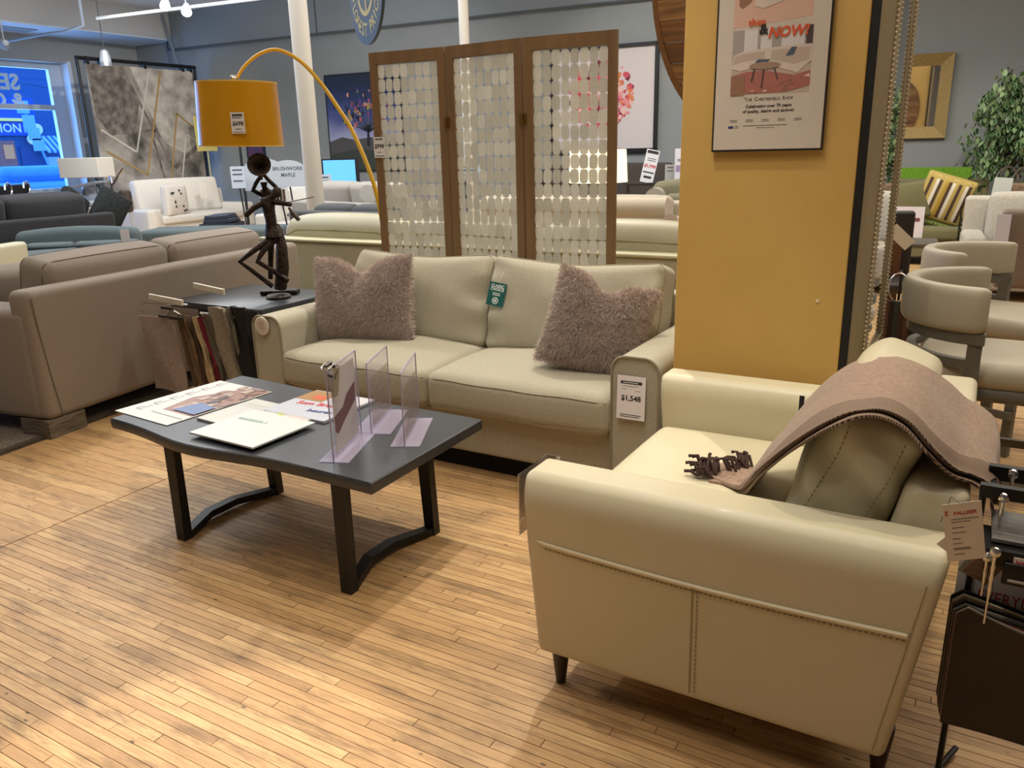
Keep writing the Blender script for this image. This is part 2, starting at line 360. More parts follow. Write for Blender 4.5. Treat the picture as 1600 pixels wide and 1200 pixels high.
# pillar
PIL = mat('pillar_ochre', 'cba55c', .62, 0, (5, 'c49e56', .5), (70, .03))
struct('wall_pillar', G().soft(-1.003, -.386, 3.0, 3.66, 0, 4.45, r=.006, n=1, a=1), PIL)
part('nail_mark', G().lathe([(.006, 0), (.006, .002)], 8, M=frame((-.476, 2.999, .95), (1, 0, 0), (0, 0, 1))), flat('e8dcc0'), bpy.data.objects['wall_pillar'])
# round columns
WCOL = mat('column_white', 'cfc9be', .55)
o = single('round_column', G().lathe([(.098, 0), (.098, 4.45)], 24), WCOL, 'thick white round ceiling column beside the arc lamp shade', 'column', (-6.54, 6.90, 0))
o = single('round_column', G().lathe([(.07, 0), (.07, 4.45)], 20), WCOL, 'thin white round column rising behind the folding screen', 'column', (-6.53, 10.1, 0))
# =================================================================== CEILING FITTINGS
PIPE = mat('pipe_white', '9b9ea4', .5)
g = G().tube([(-12.1, 8.4, 3.56), (-9.1, 8.9, 3.6), (-5.5, 9.5, 3.64)], .022, 8)
t = single('lighting_track', g, PIPE, 'white lighting track tube hanging under the rear ceiling', 'track')
def lampcan(name, loc, aim, label, sc=1, drop=.3):
    t = thing(name, label, 'spotlight', loc)
    q = (Vector(aim) - Vector(loc)).to_track_quat('-Z', 'Y').to_matrix().to_4x4()
    part('housing', G().lathe([(.035 * sc, .12 * sc), (.05 * sc, .06 * sc), (.062 * sc, 0), (.07 * sc, -.06 * sc)], 16, M=q), PIPE, t)
    part('lens', G().lathe([(.06 * sc, -.055 * sc), (.0601 * sc, -.062 * sc)], 16, M=q), mat('lit_lens', 'fff4e0', .5, emit=9), t, 'glowing white lens')
    part('stem', G().tube([(0, 0, .05), (0, 0, drop)], .01, 6), PIPE, t)
lampcan('track_spotlight', (-10.15, 8.12, 3.53), (-7, 5.0, 0), 'lit track spotlight, left of the pair on the track', 1.05, .2)
lampcan('track_spotlight', (-9.85, 8.22, 3.44), (-6.5, 5.0, 0), 'lit track spotlight, right of the pair on the track', 1.05, .25)
lampcan('track_spotlight', (-14.1, 8.07, 3.32), (-16.9, 9.2, 3.1), 'lit spotlight hanging above the shop window', 1.2, .6)
spot(-14.1, 8.1, 3.3, -16.9, 9.3, 3.3, 40, 80, .8, (1, .9, .5))
t = thing('pendant_lamp', 'small grey pendant lamp on a long cord above the abstract rug', 'lamp', (-12.65, 8.82, 3.0))
part('shade', G().lathe([(.02, .2), (.06, .17), (.085, .05), (.09, -.06)], 16), mat('pendant_metal', 'b0b4ba', .35, .6), t)
part('cord', G().tube([(0, 0, .2), (0, 0, 1.45)], .008, 6), flat('30343c'), t)
g = G().tube([(-12.3, 8.3, 4.44), (-12.5, 8.43, 3.5), (-13.1, 8.5, 3.47), (-13.7, 8.6, 3.5), (-15.6, 8.9, 3.55)], .022, 8)
single('conduit', g, mat('conduit_grey', '6c7480', .5), 'bent grey conduit running below the bulkhead to the window', 'pipe')
single('wall_pipe', G().tube([(-15.6, 12.35, 4.4), (-15.35, 12.4, 3.4)], .03, 8), mat('wallpipe', '78828c', .6), 'short grey pipe down the rear wall beside the soffit', 'pipe')
single('air_vent', G().box(-16.5, -16.1, 8.9, 9.9, 3.885, 3.9), flat('8b8f93'), 'flat grey air vent under the bulkhead above the window', 'vent', smooth=False)
single('wall_switch', G().box(XW, XW + .02, 10.95, 11.1, 1.82, 1.94), flat('d8d8d8'), 'white switch plate on the wall beside the shop window', 'switch', smooth=False)
# =================================================================== STREET OUTSIDE
BL = lambda n, c, r=.7: mat(n, c, r)  # the blue dusk light is put into these street colours
XS = -44
street = thing('shop_front', 'dark blue shop front across the street seen through the window', 'building', (XS, 0, 0))
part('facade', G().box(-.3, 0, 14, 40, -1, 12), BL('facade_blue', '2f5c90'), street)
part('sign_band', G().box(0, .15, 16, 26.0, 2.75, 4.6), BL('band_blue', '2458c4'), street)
part('sign_edge', G().box(.0, .3, 16, 25.6, 3.46, 3.6), mat('yellow_neon', 'd8cf70', .5, emit=.6), street)
g = G(); text(g, 'STATION', .6, frame((.16, 25.15, 2.92), (0, 1, 0), (0, 0, 1)), 0, 0, 'RIGHT', bold=.02); part('sign_lettering', g, mat('sign_white', 'cfe0f0', .5, emit=.3), street, smooth=False)
part('round_light', G().lathe([(.28, 0), (.28, .1)], 16, M=Matrix.Translation((.3, 25.85, 3.07)) @ Matrix.Rotation(PI / 2, 4, 'Y')), mat('sign_white', 'cfe0f0', .5, emit=.3), street)
part('round_light', G().lathe([(.26, 0), (.26, .1)], 16, M=Matrix.Translation((.3, 25.5, 2.55)) @ Matrix.Rotation(PI / 2, 4, 'Y')), mat('sign_white', 'cfe0f0', .5, emit=.3), street)
part('notice', G().box(.1, .2, 25.25, 25.6, 2.9, 3.3), BL('notice_blue', '9cc4ee'), street)
for k, (y0, y1, z0, z1, c_, e_) in enumerate(((22.5, 24.7, .2, 2.5, '8a5c54', .3), (24.1, 24.6, 1.6, 2.3, 'd0905a', .5), (24.9, 25.8, .3, 2.2, '1f4480', .1), (26.3, 26.9, .1, 1.65, '86bdf0', .35), (25.8, 26.1, .1, 1.2, '3a78d0', .3))):
    part('shop_window', G().box(0, .05 + .03 * k, y0, y1, z0, z1), mat('lit_window_%d' % k, c_, .5, emit=e_), street)
for k in range(7):
    y0 = 25.9 + k * .15
    part('awning_stripe', G().add([(0, y0, 2.75), (0, y0 + .15, 2.75), (.9, y0 + .15, 1.98), (.9, y0, 1.98), (0, y0, 2.65), (0, y0 + .15, 2.65), (.9, y0 + .15, 1.86), (.9, y0, 1.86)], [(0, 1, 2, 3), (7, 6, 5, 4), (2, 6, 7, 3), (0, 3, 7, 4), (1, 5, 6, 2), (0, 4, 5, 1)]), BL('aw%d' % (k % 2), '3a6ca8' if k % 2 else 'b4d6f8'), street)
t = thing('street_sign_post', 'leaning street post with pale sign plates outside the window', 'sign', (-28, 16.2, 0), 0)
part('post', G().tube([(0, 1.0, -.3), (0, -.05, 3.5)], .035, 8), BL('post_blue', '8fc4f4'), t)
for z, y in ((3.2, .0), (2.75, .12), (2.35, .22), (2.0, .32)):
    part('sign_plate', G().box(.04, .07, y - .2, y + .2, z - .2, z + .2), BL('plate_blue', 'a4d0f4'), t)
t = thing('street_tree', 'bare street tree seen through the upper window pane', 'tree', (-30, 20.4, 0))
part('trunk', G().tube([(0, 0, 0), (0, .1, 2.4), (.1, .1, 6.5)], [.16, .12, .08], 8), BL('bark_dusk_blue', '24507c'), t)
rb = random.Random(5)
for k in range(40):
    a = rb.uniform(-1, 1); z = rb.uniform(3.2, 5.6)
    part('branch', G().tube([(0, .1, z), (rb.uniform(-.3, .3), a * 1.4, z + rb.uniform(.1, .7)), (rb.uniform(-.5, .5), a * 3.4, z + rb.uniform(.0, 1.2))], [.05, .03, .012], 5), BL('bark_dusk_blue', '24507c'), t)
t = thing('parked_car', 'pale blue parked car outside the shop window', 'car', (-23.0, 13.2, 0), 1.55)
part('body', G().soft(-2.0, 2.0, -.8, .8, .25, .95, r=.2, n=3), mat('car_paint', '6fb2e8', .3), t)
part('cabin', G().soft(-1.1, 1.2, -.7, .7, .9, 1.36, r=.22, n=3), mat('car_glass', '5aa4e0', .15), t)
for x in (-1.25, 1.25):
    for y in (-.75, .75):
        part('wheel', G().lathe([(.32, -.1), (.32, .1)], 16, M=Matrix.Translation((x, y, .32)) @ Matrix.Rotation(PI / 2, 4, 'X')), flat('15181c'), t)
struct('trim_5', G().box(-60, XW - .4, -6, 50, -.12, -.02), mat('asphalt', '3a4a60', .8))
# =================================================================== SOFA (main)
LIN = fabric('linen_oatmeal', 'afa995', '958e7a', 240)
LSEAM = mat('linen_seam', '8f8672', .9)
def wr(amp, s, ph=0):
    return lambda x, y, z: amp * (math.sin(s * x + 1.3 * s * z + ph) * math.sin(.7 * s * z - .8 * s * y + ph) + .5 * math.sin(2.3 * s * x - 1.1 * s * y + 2 * ph))
t = thing('sofa', 'oatmeal linen two-seat sofa with two fluffy pillows, facing the coffee table', 'sofa', (0, 0, 0))
sofa_main = t
part('base', G().soft(-3.13, -1.245, 2.985, 3.86, .11, .325, r=.02, n=6), LIN, t)
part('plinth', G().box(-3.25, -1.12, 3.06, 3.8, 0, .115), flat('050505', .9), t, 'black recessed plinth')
part('back_frame', G().soft(-3.2, -1.18, 3.72, 3.9, .3, .80, r=.05, n=5), LIN, t)
def arm_outline(x0, x1, z0, z1, r):
    P = [(x0, z0), (x1, z0)]
    for k in range(9): a = PI / 2 * k / 8; P.append((x1 - r + r * math.cos(a), z1 - r + r * math.sin(a)))
    for k in range(9): a = PI / 2 + PI / 2 * k / 8; P.append((x0 + r + r * math.cos(a), z1 - r + r * math.sin(a)))
    return P
for x0, x1 in ((-3.335, -3.13), (-1.248, -1.043)):
    P = arm_outline(x0, x1, .11, .677, .062)
    g = G().poly(P, .94, Matrix.Translation((0, 3.895, 0)) @ Matrix.Rotation(PI / 2, 4, 'X'))
    a_ = part('arm', g, LIN, t, smooth=60)
    part('piping', G().tube([(p[0], 2.953, p[1]) for p in P[1:] + [P[0]]], .0055, 6), LSEAM, a_)
for i, (x0, x1) in enumerate(((-3.128, -2.188), (-2.186, -1.25))):
    def fn(x, y, z, x0=x0, x1=x1, i=i):
        w_ = wr(.0035, 9, i * 2)(x, y, z); u = (x - x0) / (x1 - x0); v = (y - 2.93) / .75
        return (x, y, z + w_ + (.03 * math.sin(PI * min(max(u, 0), 1)) * math.sin(PI * min(max(v, 0), 1)) - .005 if z > .42 else 0))
    c = part('seat_cushion', G().soft(x0, x1, 2.925, 3.72, .318, .505, r=.045, puff=(.008, .018, .012), n=12, fn=fn), LIN, t)
    hx, hy, hz = (x1 - x0) / 2, .3975, .0935; cc = Vector(((x0 + x1) / 2, 3.3225, .4115)); sm_ = smap((hx, hy, hz), .045, (.008, .018, .012))
    for zz in (.068, -.072):
        P = [fn(*(sm_(q) + cc)) for q in [(-hx, .2 - .5 * k / 4, zz) for k in range(5)] + [(-hx + .012 + (2 * hx - .024) * k / 18, -hy, zz) for k in range(19)] + [(hx, -.3 + .5 * k / 4, zz) for k in range(5)]]
        part('piping', G().tube(P, .004, 6), LSEAM, c)
for i, (x0, x1) in enumerate(((-3.1, -2.19), (-2.185, -1.25))):
    Mr = Matrix.Translation(((x0 + x1) / 2, 3.60, .70)) @ Matrix.Rotation(math.radians(-15), 4, 'X')
    W2 = (x1 - x0) / 2
    def fn(x, y, z, i=i, W2=W2):
        u = x / W2; v = z / .23
        w_ = wr(.006, 11, 1 + i)(x, y, z) + .012 * math.exp(-((abs(u) - .93) / .12) ** 2) * math.sin(38 * z + i)
        zz = z - (.012 * math.cos(PI * u) if z > .1 else 0) + (.012 * abs(u) ** 6 if z > .1 else 0)
        return (x, y + w_, zz)
    c = part('back_cushion', G().soft(-W2, W2, -.1, .1, -.235, .235, r=.045, puff=(.004, .05, .012), n=14, fn=fn, M=Mr), LIN, t)
    g = G()
    for yy in (-.06, .06):
        sm_ = smap((W2, .1, .235), .045, (.004, .05, .012))
        P = [fn(*sm_(q)) for q in [(-W2, yy * 1.25, -.2 + .4 * k / 10) for k in range(10)] + [(-W2 + .02 + (2 * W2 - .04) * k / 24, yy * 1.25, .235) for k in range(25)] + [(W2, yy * 1.25, .2 - .4 * k / 10) for k in range(11)]]
        g.tube(P, .0038, 6, M=Mr)
    part('piping', g, LSEAM, c)
# tags
g = G().m(0).box(-.061, .061, -.092, .092, -.002, 0)
M0 = Matrix()
g.m(1); text(g, '$1,548', .031, M0, 0, -.012, bold=.03); quad(g, M0, -.046, .046, .058, .070, .0007); lines(g, M0, -.046, .046, [-.074, (-.082, .92)], .003); lines(g, M0, -.036, .03, [.048], .0015); lines(g, M0, .015, .04, [.030], .0015); lines(g, M0, -.04, -.02, [.036], .0015)
g.m(0); quad(g, M0, -.036, .030, .0625, .0655, .0012)
tg = tag(link('price_tag', g.mesh('price_tag', [flat('e6e2e6'), flat('26262c')], False), None, (-1.157, 2.942, .508)), 'white price tag reading $1,548 on the right sofa arm', 'tag'); tg.rotation_euler = (PI / 2 - .05, 0, .02)
g = G().lathe([(.0505, 0), (.0505, .006), (.046, .009)], 28).m(1).lathe([(.037, .0092), (.037, .0096)], 28)
g.m(2); lines(g, M0, -.026, .026, [.012, .002, -.010], .004, .0105); lines(g, M0, -.018, .018, [.021, -.019], .003, .0105)
tg = tag(link('round_tag', g.mesh('round_tag', [flat('cfc5b4'), flat('c9bfb2'), flat('c79f92')], False), None, (-3.253, 2.948, .625)), 'round cream tag on the left sofa arm front', 'tag'); tg.rotation_euler = (PI / 2, 0, 0)
g = G().box(-.05, .05, -.06, .06, -.001, .001).m(1)
text(g, 'CLASSIC', .021, M0, 0, .035, ext=.0015, bold=.03); text(g, 'CHOICE', .021, M0, 0, .018, ext=.0015, bold=.03); lines(g, M0, -.022, .022, [.003, -.006], .004, .0015)
shape(g, M0, ell(0, -.033, .018, .018, 20), .0014); g.m(0); shape(g, M0, ell(0, -.033, .014, .014, 20), .0018); g.m(1)
for k in range(3): shape(g, M0, [(.013 * math.cos(a), -.033 + .013 * math.sin(a)) for a in (k * PI / 3, k * PI / 3 + .3, k * PI / 3 + PI, k * PI / 3 + PI + .3)], .002)
g.m(2).tube([(0, .058, 0), (.012, .1, .0), (.008, .12, -.02)], .0012, 5)
tg = tag(link('hang_tag', g.mesh('hang_tag', [flat('0d5552'), flat('e3ece8'), flat('cfc8b8')], False), None, (-2.11, 3.475, .785)), 'dark teal hang tag between the sofa back cushions', 'tag'); tg.rotation_euler = (PI / 2 - .25, .12, 0)
# =================================================================== FUR PILLOWS
FUR = mat('fur_mauve', 'cab8ad', .95, 0, (30, 'b5a298', .6), sheen=.5)
FURB = mat('fur_base', 'b5a298', .95)
def fur_pillow(label, M, W, H, T, chop, seed, tuft=.032, n=26000, lean=0):
    rr = np.random.RandomState(seed)
    def surf(u, v, sgn):
        """u, v in [-1,1]"""
        e = ((1 - np.clip(np.abs(u), 0, 1) ** 2.4) * (1 - np.clip(np.abs(v), 0, 1) ** 2.4)) ** .55
        pin = .90 + .10 * np.abs(u * v)
        x = u * W / 2 * (1 - .10 * (1 - np.abs(v) ** 2) * 0 - .07 * (1 - v * v) * np.abs(u) ** 3) * pin ** 0
        y = v * H / 2 * (1 - .06 * (1 - u * u) * np.abs(v) ** 3)
        x = x + lean * (v + 1) * .5
        top = np.clip((v + .2) / 1.2, 0, 1)
        g_ = np.exp(-(u / .32) ** 2)
        y = y - chop * g_ * top ** 1.5
        z = sgn * T / 2 * e * (1 - .45 * g_ * top)
        return np.stack([x, y, z], -1)
    n_ = 22; g = G()
    for sgn in (1, -1):
        g.sheet(lambda a, b, s_=sgn: tuple(surf(np.float64(a * 2 - 1), np.float64(b * 2 - 1), s_)), n_, n_)
    t = thing('fur_pillow', label, 'pillow', (0, 0, 0), 0, 'fluffy mauve pillows on the sofa'); t.matrix_world = M
    part('cover', g, FURB, t)
    u = rr.uniform(-1, 1, n); v = rr.uniform(-1, 1, n); sg = np.where(rr.rand(n) < .86, 1, -1)
    p = surf(u, v, sg); du = surf(u + .01, v, sg) - p; dv = surf(u, v + .01, sg) - p
    nn = np.cross(du, dv) * sg[:, None]; nn /= np.linalg.norm(nn, axis=1)[:, None] + 1e-9
    rim = np.stack([u * np.abs(u) ** 6, v * np.abs(v) ** 6, 0 * u], -1)
    cl = np.stack([np.sin(u * 9 + v * 6) + np.sin(v * 17), np.cos(v * 11 - u * 5) - .8, 0 * u], -1) * .16
    d = nn + rim * 1.2 + cl + rr.normal(0, .30, (n, 3)); d /= np.linalg.norm(d, axis=1)[:, None]
    L = tuft * rr.uniform(.55, 1.25, n)[:, None]
    side = np.cross(d, rr.normal(0, 1, (n, 3))); side /= np.linalg.norm(side, axis=1)[:, None] + 1e-9
    wv = side * rr.uniform(.0006, .0011, n)[:, None]
    grav = np.array([0, -.25, 0])
    mid = p + d * L * .55; tip = p + (d + grav + rr.normal(0, .2, (n, 3))) * L
    V = np.stack([p - wv, p + wv, mid + wv * .8, mid - wv * .8, tip], 1).reshape(-1, 3)
    b = np.arange(n) * 5
    quads = np.stack([b, b + 1, b + 2, b + 3], 1).tolist(); tris = np.stack([b + 3, b + 2, b + 4], 1).tolist()
    me = bpy.data.meshes.new('fur'); me.from_pydata(V.tolist(), [], quads + tris); me.update(); me.materials.append(FUR)
    o = link('fur', me, t); o['kind'] = 'stuff'
    return t
def pil(c, rx, ry, rz): return Matrix.Translation(c) @ Matrix.Rotation(rz, 4, 'Z') @ Matrix.Rotation(PI / 2 + rx, 4, 'X') @ Matrix.Rotation(ry, 4, 'Z')
fur_pillow('fluffy mauve pillow with a chopped top, at the left end of the sofa', pil((-2.865, 3.33, .725), -.16, .06, .10), .62, .47, .22, .085, 1, .024, 64000)
fur_pillow('fluffy mauve pillow tilted against the right sofa arm', pil((-1.455, 3.27, .72), -.22, -.30, .46), .46, .44, .20, .07, 2, .024, 56000)
# =================================================================== COFFEE TABLE
TT = mat('table_charcoal', '3c3f44', .33, 0, (14, '34373b', .6, (1, 8, 1)), (30, .05), spec=.5)
TL = mat('table_leg_black', '1b1b1c', .45, .3)
TS = .963; TZ = .4605
t = thing('coffee_table', 'charcoal live-edge coffee table with black trapezoid metal legs', 'table', (-2.345, 2.222, 0))
def edge(f, n=18):
    return [f(k / n) for k in range(n + 1)]
front = edge(lambda s: (-.705 + 1.42 * s, -.325 - .055 * math.exp(-((s - .38) / .2) ** 2) - .04 * s))
backe = edge(lambda s: (.70 - 1.42 * s, .33 + .012 * math.sin(7 * s + 1) + .045 * s))
Pt = front + backe
g = G(); n = len(Pt); tb = .46; bb = .418
def off(p, d):
    L = math.hypot(*p); return (p[0] * (1 + d / L), p[1] * (1 + d / L))
rings = [([off(p, -.004) for p in Pt], tb), ([off(p, .002) for p in Pt], tb - .004), ([(p[0] * 1.003, p[1] * 1.012) for p in Pt], tb - .02), ([off(p, .001) for p in Pt], bb)]
V = [(p[0], p[1], z) for r_, z in rings for p in r_]; Fs = [tuple(range(n))] + [tuple(range(3 * n, 4 * n))[::-1]]
for k in range(3):
    for i in range(n): Fs.append((k * n + i, k * n + (i + 1) % n, (k + 1) * n + (i + 1) % n, (k + 1) * n + i))
g.add(V, Fs); part('tabletop', g, TT, t, smooth=30)
for sx in (-1, 1):
    # closed trapezoid loop: two tapering legs, kinked foot bar
    x = (-.325 if sx < 0 else .553)
    for sy in (-1, 1):
        part('leg', G().add([(x + a * (.029 if z else .023) - (.012 if z else 0), (.16 if sy > 0 else -.325) * 1.0 + b * (.016 if z else .02) - (.0 if z else .012 * sy * -1), .42 if z else 0) for z in (0, 1) for a in (-1, 1) for b in (-1, 1)] , [(0, 1, 3, 2), (4, 6, 7, 5), (0, 4, 5, 1), (2, 3, 7, 6), (0, 2, 6, 4), (1, 5, 7, 3)], Matrix.Translation((0, .0, 0))), TL, t, smooth=False)
    ys = [-.325, -.17, -.03, .17]; zs = [0.0, .018, .018, 0.0]
    g = G()
    xk = [0, -.05, -.05, 0]
    V = []; 
    for y_, z_, k_ in zip(ys, zs, xk):
        V += [(x - .023 + k_, y_, z_), (x + .023 + k_, y_, z_), (x + .023 + k_, y_, z_ + .03), (x - .023 + k_, y_, z_ + .03)]
    Fs = [(0, 1, 2, 3), (15, 14, 13, 12)]
    for i in range(3):
        for k in range(4): Fs.append((i * 4 + k, i * 4 + (k + 1) % 4, i * 4 + 4 + (k + 1) % 4, i * 4 + 4 + k))
    g.add(V, Fs); part('foot_bar', g, TL, t, smooth=False)
    part('top_plate', G().box(x - .045, x + .03, -.33, .28, .41, .419), TL, t, smooth=False)
# papers and magazines
WP = flat('c6c8c7', .5)
def sheet_thing(name, label, cat, pts, z, th, mats, deco=None, curl=None, group=None):
    """pts: FL, FR, BR, BL corners on the table"""
    z = z + TZ - .4205; a, b, c, d = [Vector((p[0] * TS, p[1] * TS, 0)) for p in pts]; o_ = (a + b + c + d) / 4; W_ = (b - a).length; H_ = (d - a).length
    M = frame((0, 0, 0), b - a, d - a)
    g = G(); g.soft(-W_ / 2, W_ / 2, -H_ / 2, H_ / 2, 0, th, r=.0015, n=6, a=1, M=M, fn=curl)
    if deco: deco(g, Matrix.Translation((0, 0, th)) @ M, W_, H_)
    return single(name, g, mats, label, cat, (o_.x, o_.y, z), smooth=False, group=group)
def deco1(g, M, W_, H_):
    # page rotated: strips along the long direction (y)
    w, h = W_ / 2, H_ / 2
    g.m(1); shape(g, M, [(-.02, -h * .55), (w * .98, -h * .55), (w * .98, h * .98), (.06, h * .98), (-.06, h * .1)], .0006)
    rr = random.Random(3)
    for k in range(60):
        g.m(rr.choice([2, 3, 3, 4, 1])); cx, cy = rr.uniform(.0, w * .9), rr.uniform(-h * .5, h * .93); a_, b_ = rr.uniform(.005, .022), rr.uniform(.008, .035)
        shape(g, M, [(cx - a_, cy - b_), (min(cx + a_, w), cy - b_ * .8), (min(cx + a_, w), min(cy + b_, h)), (cx - a_ * .7, min(cy + b_ * .8, h))], .001 + k * .00003)
    g.m(5); shape(g, M, [(.03, -h * .5), (w * .95, -h * .5), (w * .95, -h * .1), (.06, -h * .05)], .0045)
    g.m(2); lines(g, M, -w * .2, w * .95, [-h * .72], .004); 
    for k in range(6): quad(g, M, -w * .72, -w * .50, -h * .75 + k * .08, -h * .75 + k * .08 + .004, .0008); quad(g, M, -w * .72, -w * .70, -h * .75 + k * .08, -h * .75 + k * .08 + .04, .0008); quad(g, M, -w * .6, -w * .585, -h * .70 + k * .08, -h * .70 + k * .08 + .05, .0008)
PAL = [WP, flat('8f6858', .35), flat('3c302e', .4), flat('ae9a90', .35), flat('6a4238', .4), flat('52699a', .35)]
sheet_thing('magazine', 'open furniture brochure with a room photo, at the left end of the coffee table', 'magazine', ((-3.225, 2.03), (-2.835, 2.0), (-2.845, 2.575), (-3.19, 2.58)), .4205, .004, PAL, deco1)
def deco2(g, M, W_, H_):
    g.m(1); shape(g, M, [(W_ * p[0], H_ * p[1]) for p in ((.0, .02), (.03, .0), (.29, .14), (.31, .18), (.28, .2), (.02, .06))], .0006) if False else None
    Mr = M @ Matrix.Translation((-W_ * .18, H_ * .18, 0)) @ Matrix.Rotation(.05, 4, 'Z'); g.m(1); quad(g, Mr, -.075, .075, -.009, .009, .0006); g.m(0)
    g.m(2); lines(g, Mr, -.066, .05, [-.002], .004, .001); quad(g, Mr, .055, .07, -.007, .007, .001)
sheet_thing('catalogue', 'closed white catalogue with a green logo on the coffee table', 'booklet', ((-2.625, 1.955), (-2.255, 1.945), (-2.295, 2.285), (-2.655, 2.28)), .434, .008, [flat('ccd0ce', .45), flat('6f9486'), flat('dfe8e2')], deco2)
def deco3(g, M, W_, H_):
    w, h = W_ / 2, H_ / 2
    g.m(1); lines(g, M, -w * .9, -w * .1, [h * .6, h * .5, h * .35], .002)
    g.m(2); shape(g, M, [(.04, h * .2), (.075, h * .2), (.075, h * .85), (.04, h * .85)], .0008)
    g.m(3); quad(g, M, .09, w * .92, -h * .1, h * .9, .0008); g.m(1); quad(g, M, .11, w * .6, h * .1, h * .2, .0012)
    g.m(4); quad(g, M, w * .5, w * .9, -h * .9, -h * .2, .0009)
sheet_thing('open_magazine', 'open white magazine lying under the closed catalogue', 'magazine', ((-2.78, 2.12), (-2.33, 2.09), (-2.36, 2.40), (-2.80, 2.43)), .4205, .010, [flat('c2c2be', .45), flat('9a9a92'), flat('b6bb3c'), flat('cdbcb4'), flat('9ec4b8')], deco3)
def deco4(g, M, W_, H_):
    w, h = W_ / 2, H_ / 2
    g.m(1); quad(g, M, -w * .98, -w * .1, h * .15, h * .95, .0008); g.m(2); quad(g, M, -w * .6, -w * .2, h * .3, h * .6, .0012); g.m(5); quad(g, M, -w * .1, w * .95, h * .3, h * .9, .0008)
    g.m(3); text(g, 'Sum Brands', .052, M @ Matrix.Rotation(.1, 4, 'Z'), .01, -.02, ext=.001, bold=.03)
    g.m(4); text(g, 'beures', .045, M @ Matrix.Rotation(.1, 4, 'Z'), .06, -.095, ext=.001, bold=.03)
sheet_thing('magazine', 'glossy magazine with red lettering behind the open one', 'magazine', ((-2.60, 2.33), (-2.25, 2.33), (-2.27, 2.63), (-2.64, 2.66)), .4205, .012, [flat('b9bcc8', .4), flat('9a7442'), flat('c4552e'), flat('c02c34'), flat('2c3f7e'), flat('c9c3c6')], deco4)
# acrylic sign holders: an upright pane on a wide flat foot
ACR = clear('acrylic', 'fbfafd', .08, .02, .10); ACE = mat('acrylic_edge', 'a49db4', .2)
def holder(label, fx, fy, bx, by, h, wide, insert, lean=0):
    t = thing('acrylic_sign_holder', label, 'sign holder', (fx * TS, fy * TS, TZ)); bx, by, fx, fy, h = bx * TS, by * TS, fx * TS, fy * TS, h * TS; d = Vector((bx - fx, by - fy, 0)); L = d.length; M = frame((0, 0, 0), d, (0, 0, 1)); M = M @ Matrix.Rotation(lean, 4, 'X')
    part('pane', G().box(0, L, .004, h, -.002, .0), ACR, t, smooth=False, rot=(0, 0, 0)).matrix_local = M
    e = G(); e.box(0, L, h - .003, h, -.004, .002).box(-.002, .001, 0, h, -.003, .001).box(L - .001, L + .001, 0, h, -.003, .001)
    part('pane_edge', e, ACE, t, smooth=False).matrix_local = M
    M2 = frame((0, 0, 0), d, (0, 0, 1))
    part('foot', G().box(-.005, L + .005, 0, .003, -wide / 2, wide / 2, M2), clear('acrylic_foot', 'f4f1fa', .12, .05, .26), t, smooth=False)
    if insert: insert(t, M, L, h)
def ins1(t, M, L, h):
    g = G().box(.03, L - .035, .02, h - .02, .001, .002).m(1)
    Mi = M; shape(g, Mi @ Matrix.Translation((0, 0, .0022)), [(.035, .10), (.035, .155), (L * .4, .165), (L * .55, .20), (L - .04, .225), (L - .045, .155), (L * .6, .13), (L * .45, .115), (.06, .085)], .0003)
    V = g.v
    # everything except the print is in pane space: transform the slab
    for i in range(8): g.v[i] = tuple(M @ Vector(g.v[i]))
    part('paper_insert', g, [mat('insert_paper', 'b9b2b4', .7), mat('insert_print', '6d4a50', .6)], t, 'faded paper insert with a maroon print', False)
def ins2(t, M, L, h):
    g = G(); 
    g.m(1)
    for k in range(3): shape(g, M @ Matrix.Translation((0, 0, .001)), [(.05, .07 + k * .04), (.2, .09 + k * .04), (.2, .093 + k * .04), (.05, .073 + k * .04)], .0009)
    g.m(0).box(.02, L - .01, .02, h * .76, .001, .0015, M)
    part('paper_insert', g, [clear('insert_pale', 'f1ece4', .12, .5), mat('insert_stripe', 'a08f88', .7)], t, 'pale printed insert', False)
holder('tall acrylic sign holder with a clipped key card, nearest on the coffee table', -1.935, 2.015, -2.045, 2.30, .345, .11, ins1)
holder('acrylic sign holder in the middle, farthest back on the coffee table', -2.007, 2.316, -2.125, 2.59, .29, .15, ins2)
holder('acrylic sign holder nearest the right end of the coffee table', -1.799, 2.26, -1.945, 2.55, .29, .11, ins2)
t = thing('key_ring', 'black clip with a beige card hooked over the nearest acrylic holder', 'clip', (-1.945 * .963, 2.035 * .963, .765 * .963 + 1.5 * .037))
part('card', G().poly([(-.018, -.10), (.018, -.10), (.026, -.08), (.026, 0), (-.026, 0), (-.026, -.08)], .003, frame((.012, .03, 0), (-.36, .93, -.2), (.02, .1, 1))), mat('card_beige', '8f866e', .6), t)
part('clip', G().tube([(0, -.01, .012), (0, .02, .02), (.01, .03, -.01), (.02, .01, -.03), (.0, 0, -.02)], .006, 6), flat('151313', .4), t)
part('ring', G().tube([(.02 * math.cos(a), .02 * math.sin(a), .012 + .01 * math.sin(a)) for a in np.linspace(0, 2 * PI, 14)[:-1]], .0015, 5, True), mat('chrome', 'dddddd', .15, 1), t)
